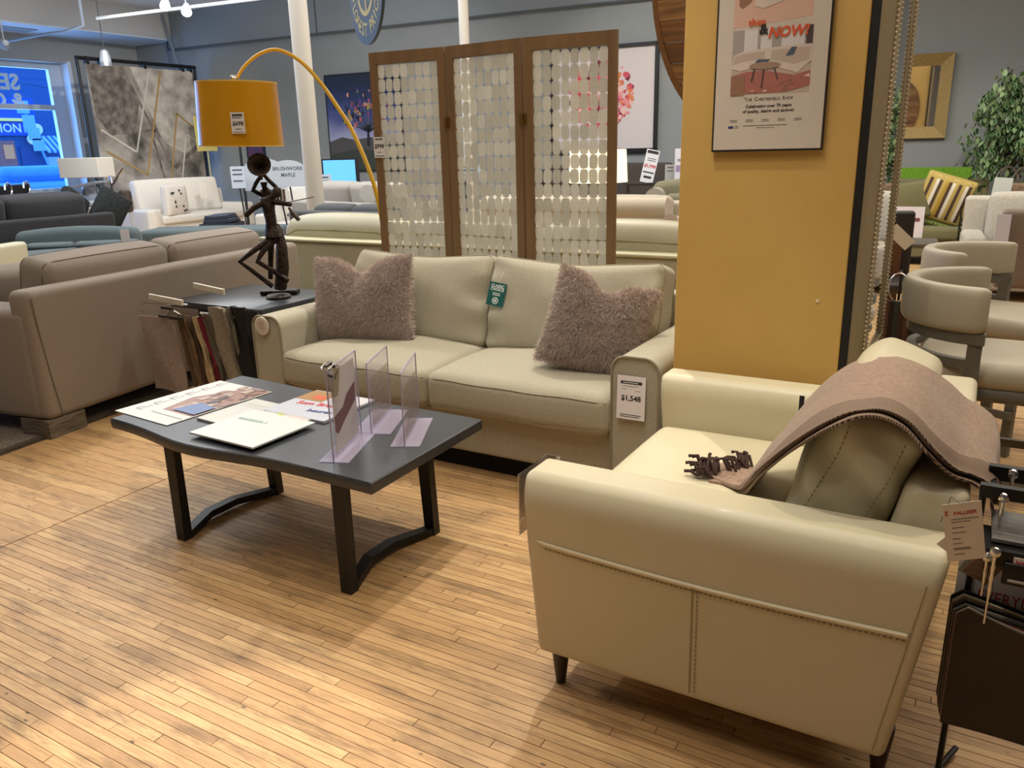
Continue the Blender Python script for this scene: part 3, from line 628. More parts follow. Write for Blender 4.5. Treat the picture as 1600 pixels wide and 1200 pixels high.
# =================================================================== LEATHER CHAIR
LE = leather('leather_ivory', 'c9c0a3', 'c2b899', .42)
LES = mat('leather_piping', 'ddd2b0', .45); STI = mat('leather_stitch', '9c9071', .7)
t = thing('leather_armchair', 'ivory leather armchair with a brown throw over its back, in the right foreground', 'armchair', (0, 0, 0)); chair = t
def armprof(z, out):
    """outward flare of the arm side against height"""
    return 0
XF0, XF1 = -.95, -.985   # front, at the bottom and at the seam
def arm(y0, y1, sgn):
    def fn(x, y, z):
        s_ = (z - .14) / .52
        # the ends flare outwards with height, the outer side leans in below the seam
        xr = (x + .465) / .475
        x = x + xr * ((.075 if sgn < 0 else .108) * (s_ - 1) + .012) if xr > 0 else x + xr * .035 * (s_ - .4)
        if sgn < 0 and y < (y0 + y1) / 2: y += .012 * (1 - min(1, s_ / .6)) 
        if sgn > 0 and y > (y0 + y1) / 2: y -= .012 * (1 - min(1, s_ / .6))
        t_ = max(0, (z - .575) / .09); yc = (y0 + y1) / 2; y = yc + (y - yc) * (1 - .42 * t_ ** 2.4)
        return (x, y, z)
    a_ = part('arm', G().soft(-.965, .02, y0, y1, .124, .665, r=.022, n=26, a=3, fn=fn), LE, t, smooth=60)
    return a_
a1 = arm(1.715, 1.905, -1); a2 = arm(2.79, 2.955, 1)
def yout(z): return 1.715 + .012 * (1 - min(1, ((z - .14) / .52) / .6)) - .001
def xl(z, e): # end positions
    s_ = (z - .14) / .52; return (-.965 - .035 * (s_ - .4)) if e < 0 else (.032 + .075 * (s_ - 1))
P = [(xl(.49, -1) + .0, 1.80, .492), (xl(.49, -1), 1.765, .488), (xl(.49, -1) + .012, 1.726, .484), (xl(.49, -1) + .06, yout(.48) , .478)] + [(-.9 + (.87 * k / 10), yout(.46) - .002, .478 - .012 * math.sin(PI * k / 10) - .002 * k * .3) for k in range(1, 11)]
part('piping', G().tube(P, .006, 6), LES, a1, 'raised piping along the arm side')
def stitch(P, r=.0016, gap=.012, name='stitching', par=None):
    g = G()
    for a, b in zip(P[:-1], P[1:]):
        a, b = Vector(a), Vector(b); L = (b - a).length; n_ = max(1, int(L / gap))
        for k in range(n_):
            p, q = a.lerp(b, (k + .2) / n_), a.lerp(b, (k + .75) / n_); g.tube([p, q], r, 4)
    o = part(name, g, STI, par, smooth=False); o['kind'] = 'stuff'; return o
part('seam', G().tube([(-.505, yout(z) - .0005, z) for z in (.15, .22, .3, .38, .46)], .0022, 5), mat('leather_seam', 'a39873', .6), a1)
stitch([(-.492, yout(z) - .001, z) for z in (.15, .22, .3, .38, .455)], par=a1)
stitch([(p[0], p[1] + .001, p[2] - .014) for p in P[3:]], par=a1)
part('end_seam', G().tube([(xl(z, 1) - .03, yout(z) - .0003, z) for z in (.15, .3, .45, .6)], .0016, 5), mat('leather_seam', 'a39873', .6), a1)
stitch([(xl(z, -1) + .022, yout(z) + .012, z) for z in (.16, .3, .44)], par=a1)
part('base', G().soft(-.94, -.10, 1.88, 2.8, .14, .30, r=.03, n=4), LE, t)
part('seat_cushion', G().soft(-.975, -.2, 1.90, 2.795, .29, .478, r=.05, puff=(.01, .0, .014), n=10), LE, t)
def fnb(x, y, z): return (x + (z - .66) * .225, y, z)
part('back_frame', G().soft(-.095, .04, 1.885, 2.94, .14, .748, r=.032, n=6, fn=fnb), LE, t)
Mr = Matrix.Translation((-.212, 2.37, .668)) @ Matrix.Rotation(math.radians(20), 4, 'Y')
def fnc(x, y, z):
    return (x + .006 * math.sin(17 * z + 9 * y), y + (.01 * math.sin(40 * z + 30 * x) if abs(y) > .36 else 0), z + .006 * math.sin(9 * y) * (z > .1))
c = part('back_cushion', G().soft(-.10, .10, -.43, .43, -.22, .215, r=.04, puff=(.035, .02, .01), n=14, M=Mr, fn=fnc), LE, t)
for xx in (-.062, .062):
    o = stitch([Mr @ Vector((xx + .006 * math.sin(17 * z), -.447 - .008 * math.cos(3 * z), z)) for z in (-.2, -.1, 0, .1, .2)], .0018, .013, par=c)
for x_, y_ in ((-.905, 1.79), (-.905, 2.87), (-.06, 1.83), (-.06, 2.87)):
    part('leg', G().lathe([(.014, 0), (.029, .135), (.029, .15)], 16, c=(x_, y_, 0)), wood('leg_dark', '33201a', '251511', .35), t, smooth=50)
part('clear_pocket', G().box(-1.003, -1.0, 1.735, 1.90, .475, .655).box(-1.003, -.96, 1.90, 1.903, .475, .655), clear('plastic_sleeve', 'c9c4bd', .3, .1), t, 'clear plastic sleeve on the arm front')
# throw: gathered strip running from the seat over the cushion to behind the back
THR = mat('throw_brown', 'a08672', .95, 0, (90, '866c5a', .8), (300, .3), sheen=.2)
def herring():
    M = bpy.data.materials.new('throw_herringbone'); M.use_nodes = True; nt = M.node_tree; b = nt.nodes['Principled BSDF']; b.inputs['Roughness'].default_value = .95
    tc = nt.nodes.new('ShaderNodeTexCoord'); sp = nt.nodes.new('ShaderNodeSeparateXYZ'); nt.links.new(tc.outputs['Object'], sp.inputs[0])
    ad = nt.nodes.new('ShaderNodeVectorMath'); ad.operation = 'DOT_PRODUCT'; ad.inputs[1].default_value = (1, -1.3, .35); nt.links.new(tc.outputs['Object'], ad.inputs[0])
    ml = nt.nodes.new('ShaderNodeMath'); ml.operation = 'MULTIPLY'; ml.inputs[1].default_value = 900; nt.links.new(ad.outputs['Value'], ml.inputs[0])
    sn = nt.nodes.new('ShaderNodeMath'); sn.operation = 'SINE'; nt.links.new(ml.outputs[0], sn.inputs[0])
    mr = nt.nodes.new('ShaderNodeMapRange'); mr.inputs[1].default_value = -.3; mr.inputs[2].default_value = .3; nt.links.new(sn.outputs[0], mr.inputs[0])
    mx = nt.nodes.new('ShaderNodeMix'); mx.data_type = 'RGBA'; mx.inputs[6].default_value = lin('4a3530'); mx.inputs[7].default_value = lin('a08a74'); nt.links.new(mr.outputs[0], mx.inputs[0]); nt.links.new(mx.outputs[2], b.inputs['Base Color']); return M
HB = herring()
rowsT = [(-.62, .495, 2.30, 2.42), (-.52, .50, 2.24, 2.42), (-.465, .58, 2.12, 2.46), (-.405, .69, 1.98, 2.52), (-.325, .80, 1.90, 2.54), (-.245, .875, 1.88, 2.49), (-.17, .905, 1.90, 2.41), (-.10, .89, 1.89, 2.38), (-.04, .84, 1.88, 2.42), (.01, .79, 1.92, 2.46), (.055, .765, 1.96, 2.49), (.092, .735, 1.97, 2.49), (.10, .69, 1.975, 2.485)]
def cr(a, b, c_, d, t_): return tuple(.5 * ((2 * b[i]) + (-a[i] + c_[i]) * t_ + (2 * a[i] - 5 * b[i] + 4 * c_[i] - d[i]) * t_ ** 2 + (-a[i] + 3 * b[i] - 3 * c_[i] + d[i]) * t_ ** 3) for i in range(len(a)))
def spl(P, u):
    n_ = len(P) - 1; s_ = min(u * n_, n_ - 1e-6); i = int(s_); return cr(P[max(i - 1, 0)], P[i], P[i + 1], P[min(i + 2, n_)], s_ - i)
def throw_fn(lift, a0=0, a1=1, dy=0):
    def f(u, v):
        x, z, n_, f_ = spl(rowsT, u); v = a0 + (a1 - a0) * v; y = n_ + dy + (f_ - n_) * v
        gather = max(0, 1 - u / .42)
        w_ = .010 * math.sin(v * 17 + 5 * u) * gather + .005 * math.sin(v * 11 + u * 14)
        edge_ = -.018 * math.exp(-(v / .06) ** 2)
        nx, nz = (-.85, .5) if u < .5 else (.5, .85)
        k = lift + w_ + edge_ * .5 + .004
        if u < .5: return (x + nx * k, y, z + nz * k * .6)
        return (x + .6 * k, y, z + .7 * k)
    return f
t = thing('throw_blanket', 'brown herringbone wool throw draped over the leather armchair back', 'blanket', (0, 0, 0))
part('blanket', G().sheet(throw_fn(.016), 60, 36, .008), THR, t, smooth=80)
part('border', G().sheet(throw_fn(.019, -.02, .13), 80, 6, .003), HB, t, 'herringbone border', smooth=80)
part('lower_fold', G().sheet(throw_fn(.002, -.06, .9, .0), 60, 14, .006), HB, t, 'folded layer underneath', smooth=80)
FR = mat('fringe_brown', '3f2b25', .95)
rf = random.Random(11)
for cx, cy, n_ in ((-.655, 2.335, 40), (-.57, 2.41, 22)):
    for k in range(n_):
        a = PI * .35 + rf.uniform(-1.7, 1.7) + .9; L = rf.uniform(.035, .06); h0 = .497
        p0 = (cx + rf.uniform(-.03, .03), cy + rf.uniform(-.045, .03), h0 + .006)
        p2 = (p0[0] - abs(math.cos(a)) * L, p0[1] + math.sin(a) * L * .6, h0 + rf.uniform(.008, .05))
        part('tassel', G().tube([p0, ((p0[0] + p2[0]) / 2, (p0[1] + p2[1]) / 2, max(p0[2], p2[2]) + .006), p2], [.0045, .005, .0055], 8), FR, t, smooth=80)
part('blanket_end', G().soft(-.64, -.50, 2.28, 2.44, .482, .505, r=.01, n=6, fn=lambda x, y, z: (x, y, z + .008 * math.sin(40 * y))), THR, t)
part('care_label', G().box(-.42, -.405, 2.47, 2.4715, .60, .75), flat('1b1820'), t, 'black label at the far edge')
# tag on the chair's rear corner
g = G().box(-.045, .045, -.085, .085, -.001, 0).m(1)
text(g, 'PALLISER', .0135, M0, .006, .052, bold=.03); shape(g, M0, [(-.040, .052), (-.033, .052), (-.033, .055), (-.037, .055), (-.037, .062), (-.033, .062), (-.033, .065), (-.040, .065)], .0006)
g.m(2); lines(g, M0, -.028, .036, [.038, (.030, .7), (.013, .45), (-.002, .5), (-.020, .3), (-.034, .35), (-.048, .6), (-.052, .65), (-.066, .4)], .0022)
g.m(0).box(-.07, -.03, -.03, .02, -.004, -.003, Matrix.Rotation(.7, 4, 'Z')).m(3).tube([(.0, .078, 0), (-.02, .10, -.01), (-.05, .03, -.01)], .0008, 4)
o = tag(link('hang_tag', g.mesh('hang_tag', [flat('e9dfd2'), flat('c2383c'), flat('7d7670'), flat('2a2622')], False)), 'white hang tag with red lettering at the rear corner of the armchair', 'tag')
o.matrix_world = frame((.046, 1.735, .728), (.95, .30, .22), (-.16, -.15, 1)) @ Matrix.Scale(.8, 4)
# =================================================================== generic upholstery
def sofa(label, cat, loc, rz, W, D, m_, seat=.45, armh=.62, armw=.2, rail=.80, n=2, cush_top=.90, cush_t=.2, group=None, name='sofa', lean=.06, legs='5a5148', arms=True, backc=True, roll=0, seam=None, legh=.1, pf=.03):
    t = thing(name, label, cat, loc, rz, group); w_, d_ = W / 2, D / 2; aw = armw if arms else 0
    part('base', G().soft(-w_ + aw * .9, w_ - aw * .9, -d_ + .03, d_ - .02, legh, seat - .14, r=.02, n=3), m_, t)
    part('back', G().soft(-w_ + .01, w_ - .01, d_ - .17, d_, legh, rail, r=.045, n=4, fn=lambda x, y, z: (x, y + lean * max(0, z - .3), z)), m_, t)
    if arms:
        for s_ in (-1, 1):
            x0, x1 = sorted((s_ * w_, s_ * (w_ - aw)))
            a_ = part('arm', G().soft(x0, x1, -d_, d_ - .04, legh, armh, r=.05 if not roll else aw * .45, n=4), m_, t)
            if roll: part('arm_roll', G().lathe([(.001, 0), (roll, 0), (roll, D - .1), (.001, D - .1)], 20, cap=False, M=Matrix.Translation((s_ * (w_ - aw / 2), -d_ - .01, armh - roll * .5)) @ Matrix.Rotation(-PI / 2, 4, 'X')), m_, a_)
    iw = (W - 2 * aw) / n
    for k in range(n):
        x0 = -w_ + aw + iw * k + .003; x1 = x0 + iw - .006
        c = part('seat_cushion', G().soft(x0, x1, -d_ - .01, d_ - .2, seat - .15, seat, r=.04, puff=(.004, .015, .014), n=6), m_, t)
        if seam: part('piping', G().tube([(x0 + .01, d_ - .3, seat - .012), (x0 + .01, -d_ + .02, seat - .012), (x1 - .01, -d_ + .02, seat - .012), (x1 - .01, d_ - .3, seat - .012)], .005, 5), seam, c)
        if backc:
            h = cush_top - seat + .02; Mr = Matrix.Translation(((x0 + x1) / 2, d_ - .2 - cush_t / 2 + .03, seat + h / 2 - .01)) @ Matrix.Rotation(math.radians(-10), 4, 'X')
            hw = (x1 - x0) / 2
            c = part('back_cushion', G().soft(-hw, hw, -cush_t / 2, cush_t / 2, -h / 2, h / 2, r=min(.06, cush_t * .3), puff=(.004, pf, .014), n=8, M=Mr), m_, t)
            if seam:
                rc_ = min(.06, cush_t * .3); f_ = smap((hw, cush_t / 2, h / 2), rc_, (.004, pf, .014)); hy = cush_t / 2 - rc_ * .6
                for yy in (-hy, hy): part('piping', G().tube([f_(q) for q in [(-hw, yy, -h / 2 + .05 + (h - .07) * k / 6) for k in range(7)] + [(-hw + .02 + (2 * hw - .04) * k / 14, yy, h / 2) for k in range(15)] + [(hw, yy, h / 2 - .02 - (h - .07) * k / 6) for k in range(7)]], .004, 5, M=Mr), seam, c)
    lm = wood('foot_' + legs, legs, '2f2a24')
    for x in (-w_ + .08, w_ - .08):
        for y in (-d_ + .09, d_ - .09): part('foot', G().box(x - .05, x + .05, y - .05, y + .05, 0, legh + .002), lm, t, smooth=False)
    return t
# left beige sofa, its back towards us
BG = fabric('fabric_sand', '988c80', '877b70', 300); BGS = mat('sand_seam', '6f6355', .9)
cx, cy = -4.326 - .14 * 1.2 - .99 * .5, 2.34 + .99 * 1.2 - .14 * .5
ls = sofa('sand beige sofa on the left, seen from behind, corner foot on the grey rug', 'sofa', (cx - .03, cy, 0), math.radians(-81.9), 2.4, 1.0, BG, .47, .72, .26, .83, 2, .95, .24, lean=.02, legs='7a7060', seam=BGS, pf=.05)
part('back_seam', G().tube([(1.17, .512, .79), (1.155, .507, .6), (1.13, .5025, .35), (1.10, .501, .11)], .0035, 5), BGS, ls)
part('corner_foot', G().box(.96, 1.2, .28, .5, .0, .105), wood('foot_7a7060', '7a7060', '2f2a24'), ls, smooth=False)
single('throw_pillow', G().soft(-.07, .07, -.22, .22, -.2, .2, r=.04, puff=(.05, 0, 0), n=6, M=Matrix.Rotation(.3, 4, 'Y')), BG, 'small sand pillow at the left edge on the beige sofa', 'pillow', (-5.25, 2.78, .68))
# rug
g = G().soft(-8.2, -4.36, 1.1, 4.9, 0, .012, r=.004, n=1, a=1)
Rr = Matrix.Rotation(0.0, 4, 'Z')
rug = single('area_rug', G().add([(-8.3, .6, .001), (-4.28, .9, .001), (-4.36, 2.07, .001), (-4.43, 2.66, .001), (-4.7, 5.0, .001), (-8.3, 5.0, .001), (-8.3, .6, .014), (-4.28, .9, .014), (-4.36, 2.07, .014), (-4.43, 2.66, .014), (-4.7, 5.0, .014), (-8.3, 5.0, .014)], [(5, 4, 3, 2, 1, 0), (6, 7, 8, 9, 10, 11)] + [(i, (i + 1) % 6, (i + 1) % 6 + 6, i + 6) for i in range(6)]), mat('rug_grey', '857c70', .95, 0, (60, '5f574d', .9, (1, 1, 1)), (140, .6)), 'taupe woven area rug under the left beige sofa', 'rug', smooth=False)
part('rug_binding', G().add([(-4.28, .9, .002), (-4.36, 2.07, .002), (-4.43, 2.66, .002), (-4.7, 5.0, .002), (-4.325, .9, .002), (-4.405, 2.07, .002), (-4.475, 2.66, .002), (-4.745, 5.0, .002), (-4.28, .9, .018), (-4.36, 2.07, .018), (-4.43, 2.66, .018), (-4.7, 5.0, .018), (-4.325, .9, .018), (-4.405, 2.07, .018), (-4.475, 2.66, .018), (-4.745, 5.0, .018)], [(8 + i, 9 + i, 13 + i, 12 + i) for i in range(3)] + [(i, i + 1, 9 + i, 8 + i) for i in range(3)] + [(4 + i, 12 + i, 13 + i, 5 + i) for i in range(3)]), mat('binding', '4a3d33', .9), rug, 'dark brown binding', smooth=False)
# =================================================================== SIDE TABLE + SCULPTURE
t = thing('side_table', 'charcoal square side table between the two sofas, with a bronze sculpture', 'table', (-4.04, 3.63, 0))
part('tabletop', G().soft(-.41, .41, -.34, .34, .578, .62, r=.006, n=1, a=1), TT, t)
for x in (-.2, .2):
    part('leg', G().box(x - .035, x + .035, -.27, -.23, 0, .58), TL, t, smooth=False); part('leg', G().box(x - .035, x + .035, .23, .27, 0, .58), TL, t, smooth=False)
    part('foot_bar', G().box(x - .035, x + .035, -.27, .27, 0, .04), TL, t, smooth=False)
BRZ = mat('bronze', '40332a', .40, .7, (40, '1c1510', .9), (90, .7))
t = thing('sculpture', 'slender bronze sculpture of two stick-thin musicians with horn and fiddle, on the side table', 'sculpture', (-3.83, 3.63, .62), math.radians(30.3))
def sp(px, py, d=0): return ((px - 435) * .0041 + (462 - py) * .00046, d, (466 - py) * .00393)
part('base', G().lathe([(.075, 0), (.08, .012), (.07, .022)], 20, c=(-.0, .0, 0)), BRZ, t, smooth=50); part('base', G().soft(-.15, .09, .10, .20, 0, .03, r=.01, n=2), BRZ, t)
part('gown', G().add([tuple(Vector(p)) for p in []], []).tube([sp(436, 452, .03), sp(439, 420, .03), sp(437, 385, .03), sp(433, 358, .03), sp(430, 348, .03)], [.062, .066, .056, .034, .012], 10, flatz=.6), BRZ, t, 'tall tapering body of the double bass')
def limb(n_, P, r_): part(n_, G().tube(P, r_, 8), BRZ, t)
body = G()
for P, r_ in (([sp(425, 368), sp(404, 384, -.05), sp(382, 403, -.09), sp(404, 424, -.05), sp(428, 446, -.03)], [.018, .015, .013, .012, .012]), ([sp(430, 370), sp(414, 388, -.05), sp(408, 404, -.08), sp(428, 420, -.04), sp(452, 438, -.02)], [.018, .015, .013, .012, .012]),
              ([sp(424, 368), sp(423, 345), sp(419, 325), sp(416, 312), sp(424, 306), sp(431, 300), sp(433, 292)], [.034, .026, .03, .036, .012, .026, .014]),
              ([sp(412, 313), sp(398, 322, -.03), sp(386, 333, -.03)], [.016, .014, .014]), ([sp(424, 313), sp(440, 315, -.04), sp(456, 318, -.05)], [.016, .013, .01])):
    body.tube(P, [q * 1.28 for q in r_], 9)
part('fiddler', body, BRZ, t, 'bent-kneed fiddler', smooth=80)
part('skirt', G().lathe([(.055, -.02), (.03, .05)], 12, c=sp(426, 362)), BRZ, t)
part('fiddle', G().tube([sp(452, 322, -.05), sp(460, 332, -.05), sp(468, 342, -.05)], [.012, .03, .022], 8, flatz=.5).tube([sp(440, 316, -.06), sp(490, 307, -.06)], .003, 5), BRZ, t)
body = G()
for P, r_ in (([sp(412, 440, .15), sp(413, 400, .14), sp(414, 352, .12), sp(412, 330, .12), sp(409, 316, .12), sp(408, 300, .12), sp(405, 292, .1), sp(404, 284, .1)], [.012, .014, .024, .026, .036, .026, .012, .018]),
              ([sp(400, 304, .12), sp(389, 296, .08), sp(395, 285, .06), sp(404, 273, .05)], [.013, .011, .010, .009]), ([sp(418, 304, .12), sp(424, 292, .08), sp(415, 282, .06), sp(407, 272, .05)], [.013, .011, .010, .009])):
    body.tube(P, [q * 1.28 for q in r_], 9)
part('horn_player', body, BRZ, t, 'standing horn player behind', smooth=80)
hp = Vector(sp(404, 257, 0)); Mh = Matrix.Translation(hp) @ Vector((.15, -.9, .25)).to_track_quat('Z', 'Y').to_matrix().to_4x4()
part('horn', G().lathe([(.005, -.10), (.012, -.07), (.03, -.035), (.062, -.005), (.071, .005), (.066, .004), (.045, -.012), (.02, -.04), (.002, -.075)], 26, M=Mh, cap=False).tube([tuple(Mh @ Vector((0, 0, -.09))), sp(404, 280, .06)], .006, 6), BRZ, t, 'wide round horn bell', smooth=60)
# =================================================================== FABRIC SWATCH RACK
t = thing('swatch_rack', 'metal rack of hanging fabric swatches beside the side table', 'swatch rack', (0, 0, 0))
CH = mat('chrome', 'dddddd', .15, 1)
part('rail', G().tube([(-4.36, 3.02, .60), (-4.30, 3.0, .665), (-3.98, 3.06, .665)], .006, 6).tube([(-3.4, 3.14, 0), (-3.4, 3.14, .6), (-3.9, 3.08, .62)], .008, 6), CH, t)
for (x, y, z, a_) in ((-4.13, 3.03, .69, -.03), (-3.95, 3.2, .74, -.12)):
    part('hanger_card', G().soft(-.155, .155, -.008, .008, -.018, .018, r=.004, n=1, a=1), mat('hanger_ivory', 'cfc8b8', .5), t, loc=(x, y, z), rot=(0, .05, a_), smooth=False)
for k, (x, w_, c_, top, bot, thick, yo, lean_) in enumerate((
        (-4.20, .30, 'a2948c', .585, .12, .01, 0, .02), (-4.025, .035, '5d4a36', .60, .15, .05, .03, .05), (-3.985, .03, '6e5a40', .60, .16, .05, .03, .08), (-3.95, .03, '4b3a2c', .60, .16, .05, .04, .10), (-3.915, .03, 'b8a27c', .60, .17, .05, .04, .14), (-3.88, .034, '6a1420', .60, .2, .05, .05, .17),
        (-3.845, .03, '5b5548', .62, .2, .05, .06, .12), (-3.76, .13, '8f8676', .66, .22, .02, .08, .04), (-3.68, .03, '6a6658', .66, .25, .04, .09, .03), (-3.62, .12, '141211', .67, .22, .03, .1, .03), (-3.54, .03, '1c1815', .66, .22, .05, .1, .10), (-3.50, .03, '5a5448', .62, .22, .03, .12, .12), (-3.49, .03, '191512', .66, .22, .05, .1, .15), (-3.44, .025, '5c4a34', .62, .25, .03, .12, .18))):
    g = G(); 
    g.sheet(lambda u, v, w_=w_, top=top, bot=bot, lean_=lean_, k=k, x=x, yo=yo: (x - w_ / 2 + w_ * u + lean_ * (1 - v) * .5 + .004 * math.sin(9 * v + k), 3.0 + yo + .012 * math.sin(5 * v + u * 6 + k) + .02 * (1 - v), bot + (top - bot) * v), 4, 12, thick if thick < .03 else .02)
    part('swatch', g, mat('swatch_' + c_, c_, .95, 0, (60, '2e2820', .25), (200, .3)), t, smooth=80)
part('clip', G().tube([(-4.10, 3.0, .60), (-4.04, 2.99, .65), (-3.98, 3.0, .62), (-4.02, 3.0, .585), (-4.08, 3.0, .59)], .005, 6, True), CH, t)
part('bar', G().box(-4.16, -3.95, 2.985, 2.995, .59, .605).box(-4.12, -4.02, 2.98, 2.99, .645, .66), flat('2c2622'), t, smooth=False)
# =================================================================== YELLOW ARC LAMP
YE = mat('lacquer_mustard', 'c98f0c', .22, 0, coat=.3); YP = mat('lacquer_yellow', 'dfae1c', .3)
t = thing('arc_lamp', 'mustard yellow arc floor lamp with a drum shade over the side table', 'lamp', (-3.47, 4.34, 0))
o_ = Vector((-3.47, 4.34, 0))
pts = [(-3.47, 4.34, .03), (-3.49, 4.34, .6), (-3.55, 4.34, 1.2), (-3.73, 4.37, 1.6), (-3.86, 4.36, 1.80), (-3.98, 4.34, 1.965), (-4.11, 4.31, 2.10), (-4.25, 4.26, 2.175), (-4.36, 4.2, 2.155), (-4.44, 4.13, 2.08), (-4.475, 4.08, 2.00)]
sm = [tuple(Vector(spl(pts, k / 50)) - o_) for k in range(51)]
part('pole', G().tube(sm, [.016 - .006 * k / 50 for k in range(51)], 12), YP, t, 'bright yellow curved pole')
part('base', G().lathe([(.17, 0), (.17, .02), (.03, .03)], 32), YP, t)
Ms = Matrix.Translation(Vector((-4.44, 4.03, 1.765)) - o_) @ Matrix.Rotation(.03, 4, 'Y')
part('lamp_shade', G().lathe([(.279, -.203), (.263, .20), (.259, .20), (.275, -.203)], 64, M=Ms, cap=False).lathe([(.261, .185), (.02, .190)], 48, M=Ms, cap=False), YE, t, smooth=50)
part('shade_rim', G().lathe([(.2795, -.206), (.2805, -.198), (.274, -.198), (.274, -.206)], 64, M=Ms, cap=False).lathe([(.2585, .205), (.265, .205), (.264, .195)], 64, M=Ms, cap=False), mat('rim_gold', 'e6c060', .4), t)
part('finial', G().lathe([(.004, .0), (.022, .02), (.024, .035), (.012, .055)], 16, c=tuple(Vector((-4.49, 4.06, 1.965)) - o_)), CH, t)
g = G().box(-.045, .045, -.065, .065, -.001, 0).m(1); quad(g, M0, -.034, .034, .042, .054); text(g, '$698', .036, M0, 0, -.016, bold=.03); lines(g, M0, -.036, .036, [.034, (.028, .8), (-.058, .9)], .003); lines(g, M0, -.018, .02, [-.04], .004)
tg = tag(link('price_tag', g.mesh('price_tag', [flat('dedad4'), flat('2b2a2a')], False)), 'white price tag reading $698 on the mustard lamp shade', 'tag')
tg.matrix_world = frame((-4.232, 3.822, 1.70), (.90, .44, 0), (-.03, .0, 1))
# =================================================================== FOLDING SCREEN
WD = wood('screen_wood', '876a48', '6e5438', .5, (1, 1, .12))
cap_m = bpy.data.materials.new('capiz_shell'); cap_m.use_nodes = True; nt = cap_m.node_tree; b = nt.nodes['Principled BSDF']
b.inputs['Roughness'].default_value = .32; tcn = nt.nodes.new('ShaderNodeTexCoord'); nz = nt.nodes.new('ShaderNodeTexNoise'); nz.inputs['Scale'].default_value = 60; oi = nt.nodes.new('ShaderNodeObjectInfo')
gn = nt.nodes.new('ShaderNodeNewGeometry'); nt.links.new(gn.outputs['Position'], nz.inputs['Vector']); rp = nt.nodes.new('ShaderNodeValToRGB'); rp.color_ramp.elements[0].color = lin('b4b6b6'); rp.color_ramp.elements[1].color = lin('ecedee'); rp.color_ramp.elements[0].position = .2; rp.color_ramp.elements[1].position = .85
ri = nt.nodes.new('ShaderNodeMath'); ri.operation = 'ADD'; nt.links.new(gn.outputs['Random Per Island'], ri.inputs[0]); nt.links.new(oi.outputs['Random'], ri.inputs[1])
rf_ = nt.nodes.new('ShaderNodeMath'); rf_.operation = 'FRACT'; nt.links.new(ri.outputs[0], rf_.inputs[0]); av = nt.nodes.new('ShaderNodeMix'); av.inputs[0].default_value = .6; nt.links.new(nz.outputs[0], av.inputs[2]); nt.links.new(rf_.outputs[0], av.inputs[3])
nt.links.new(av.outputs[0], rp.inputs[0]); nt.links.new(rp.outputs[0], b.inputs['Base Color'])
tr = nt.nodes.new('ShaderNodeBsdfTransparent'); tr.inputs[0].default_value = (.9, .88, .82, 1); tl = nt.nodes.new('ShaderNodeBsdfTranslucent'); tl.inputs[0].default_value = lin('d8d4c6')
m1_ = nt.nodes.new('ShaderNodeMixShader'); m1_.inputs[0].default_value = .45; m2_ = nt.nodes.new('ShaderNodeMixShader'); m2_.inputs[0].default_value = .22
nt.links.new(b.outputs[0], m1_.inputs[1]); nt.links.new(tl.outputs[0], m1_.inputs[2]); nt.links.new(m1_.outputs[0], m2_.inputs[1]); nt.links.new(tr.outputs[0], m2_.inputs[2]); nt.links.new(m2_.outputs[0], nt.nodes['Material Output'].inputs[0])
t = thing('folding_screen', 'three-panel wooden folding screen filled with capiz shell discs, behind the sofa', 'room divider', (0, 0, 0))
def sup(cx, cz, a_, b_, n_=16, p=.5):
    return [(cx + a_ * math.copysign(abs(math.cos(q)) ** p, math.cos(q)), cz + b_ * math.copysign(abs(math.sin(q)) ** p, math.sin(q))) for q in [2 * PI * (k + .5) / n_ for k in range(n_)]]
shell = G().poly(sup(0, 0, .0241, .0360, n_=20, p=.58), .0016, Matrix.Rotation(PI / 2, 4, 'X')).mesh('capiz_shell', cap_m, False)
PB = [((-3.245, 3.985), (-2.741, 4.03)), ((-2.731, 4.03), (-2.216, 3.985)), ((-2.204, 3.985), (-1.690, 4.03))]
rc = random.Random(9); stuffg = G()
for (p0, p1) in PB:
    d = Vector((p1[0] - p0[0], p1[1] - p0[1], 0)); L = d.length; Mp = frame((p0[0], p0[1], 0), d, (0, 0, 1))   # local x along, y up, z toward the room
    Mp = Mp @ Matrix.Rotation(0, 4, 'X')
    sw = .048; g = G(); g.box(0, sw, .02, 2.058, -.012, .012, Mp).box(L - sw, L, .02, 2.058, -.012, .012, Mp)
    f_ = part('panel_frame', g, WD, t, smooth=False)
    part('rail', G().box(sw, L - sw, 1.995, 2.058, -.012, .012, Mp), WD, f_, smooth=False); part('rail', G().box(sw, L - sw, .08, .16, -.012, .012, Mp), WD, f_, smooth=False)
    part('clip_strip', G().box(sw, L - sw, 1.988, 1.996, -.003, .003, Mp), mat('strip', 'b6b2a8', .6), f_, smooth=False)
    cw = (L - 2 * sw) / 8
    for r_ in range(24):
        z = 1.95 - r_ * .0752
        for c_ in range(8):
            x = sw + cw * (c_ + .5) + rc.uniform(-.0014, .0014); zz = z + rc.uniform(-.0015, .0015)
            Mc = Mp @ Matrix.Translation((x, zz, rc.uniform(-.001, .001))) @ Matrix.Rotation(rc.uniform(-.05, .05), 4, 'Z') @ Matrix.Rotation(rc.uniform(-.12, .12), 4, 'Y') @ Matrix.Rotation(-PI / 2, 4, 'X')
            if r_ < 12:
                o = link('capiz_shell', shell, f_); o.matrix_local = Mc @ Matrix.Scale(cw / .0507, 4)
            else:
                stuffg.add([v.co[:] for v in shell.vertices], [tuple(p.vertices) for p in shell.polygons], Mc @ Matrix.Scale(cw / .0507, 4))
o = part('more_capiz_shells', stuffg, cap_m, t, smooth=False, kind='stuff')
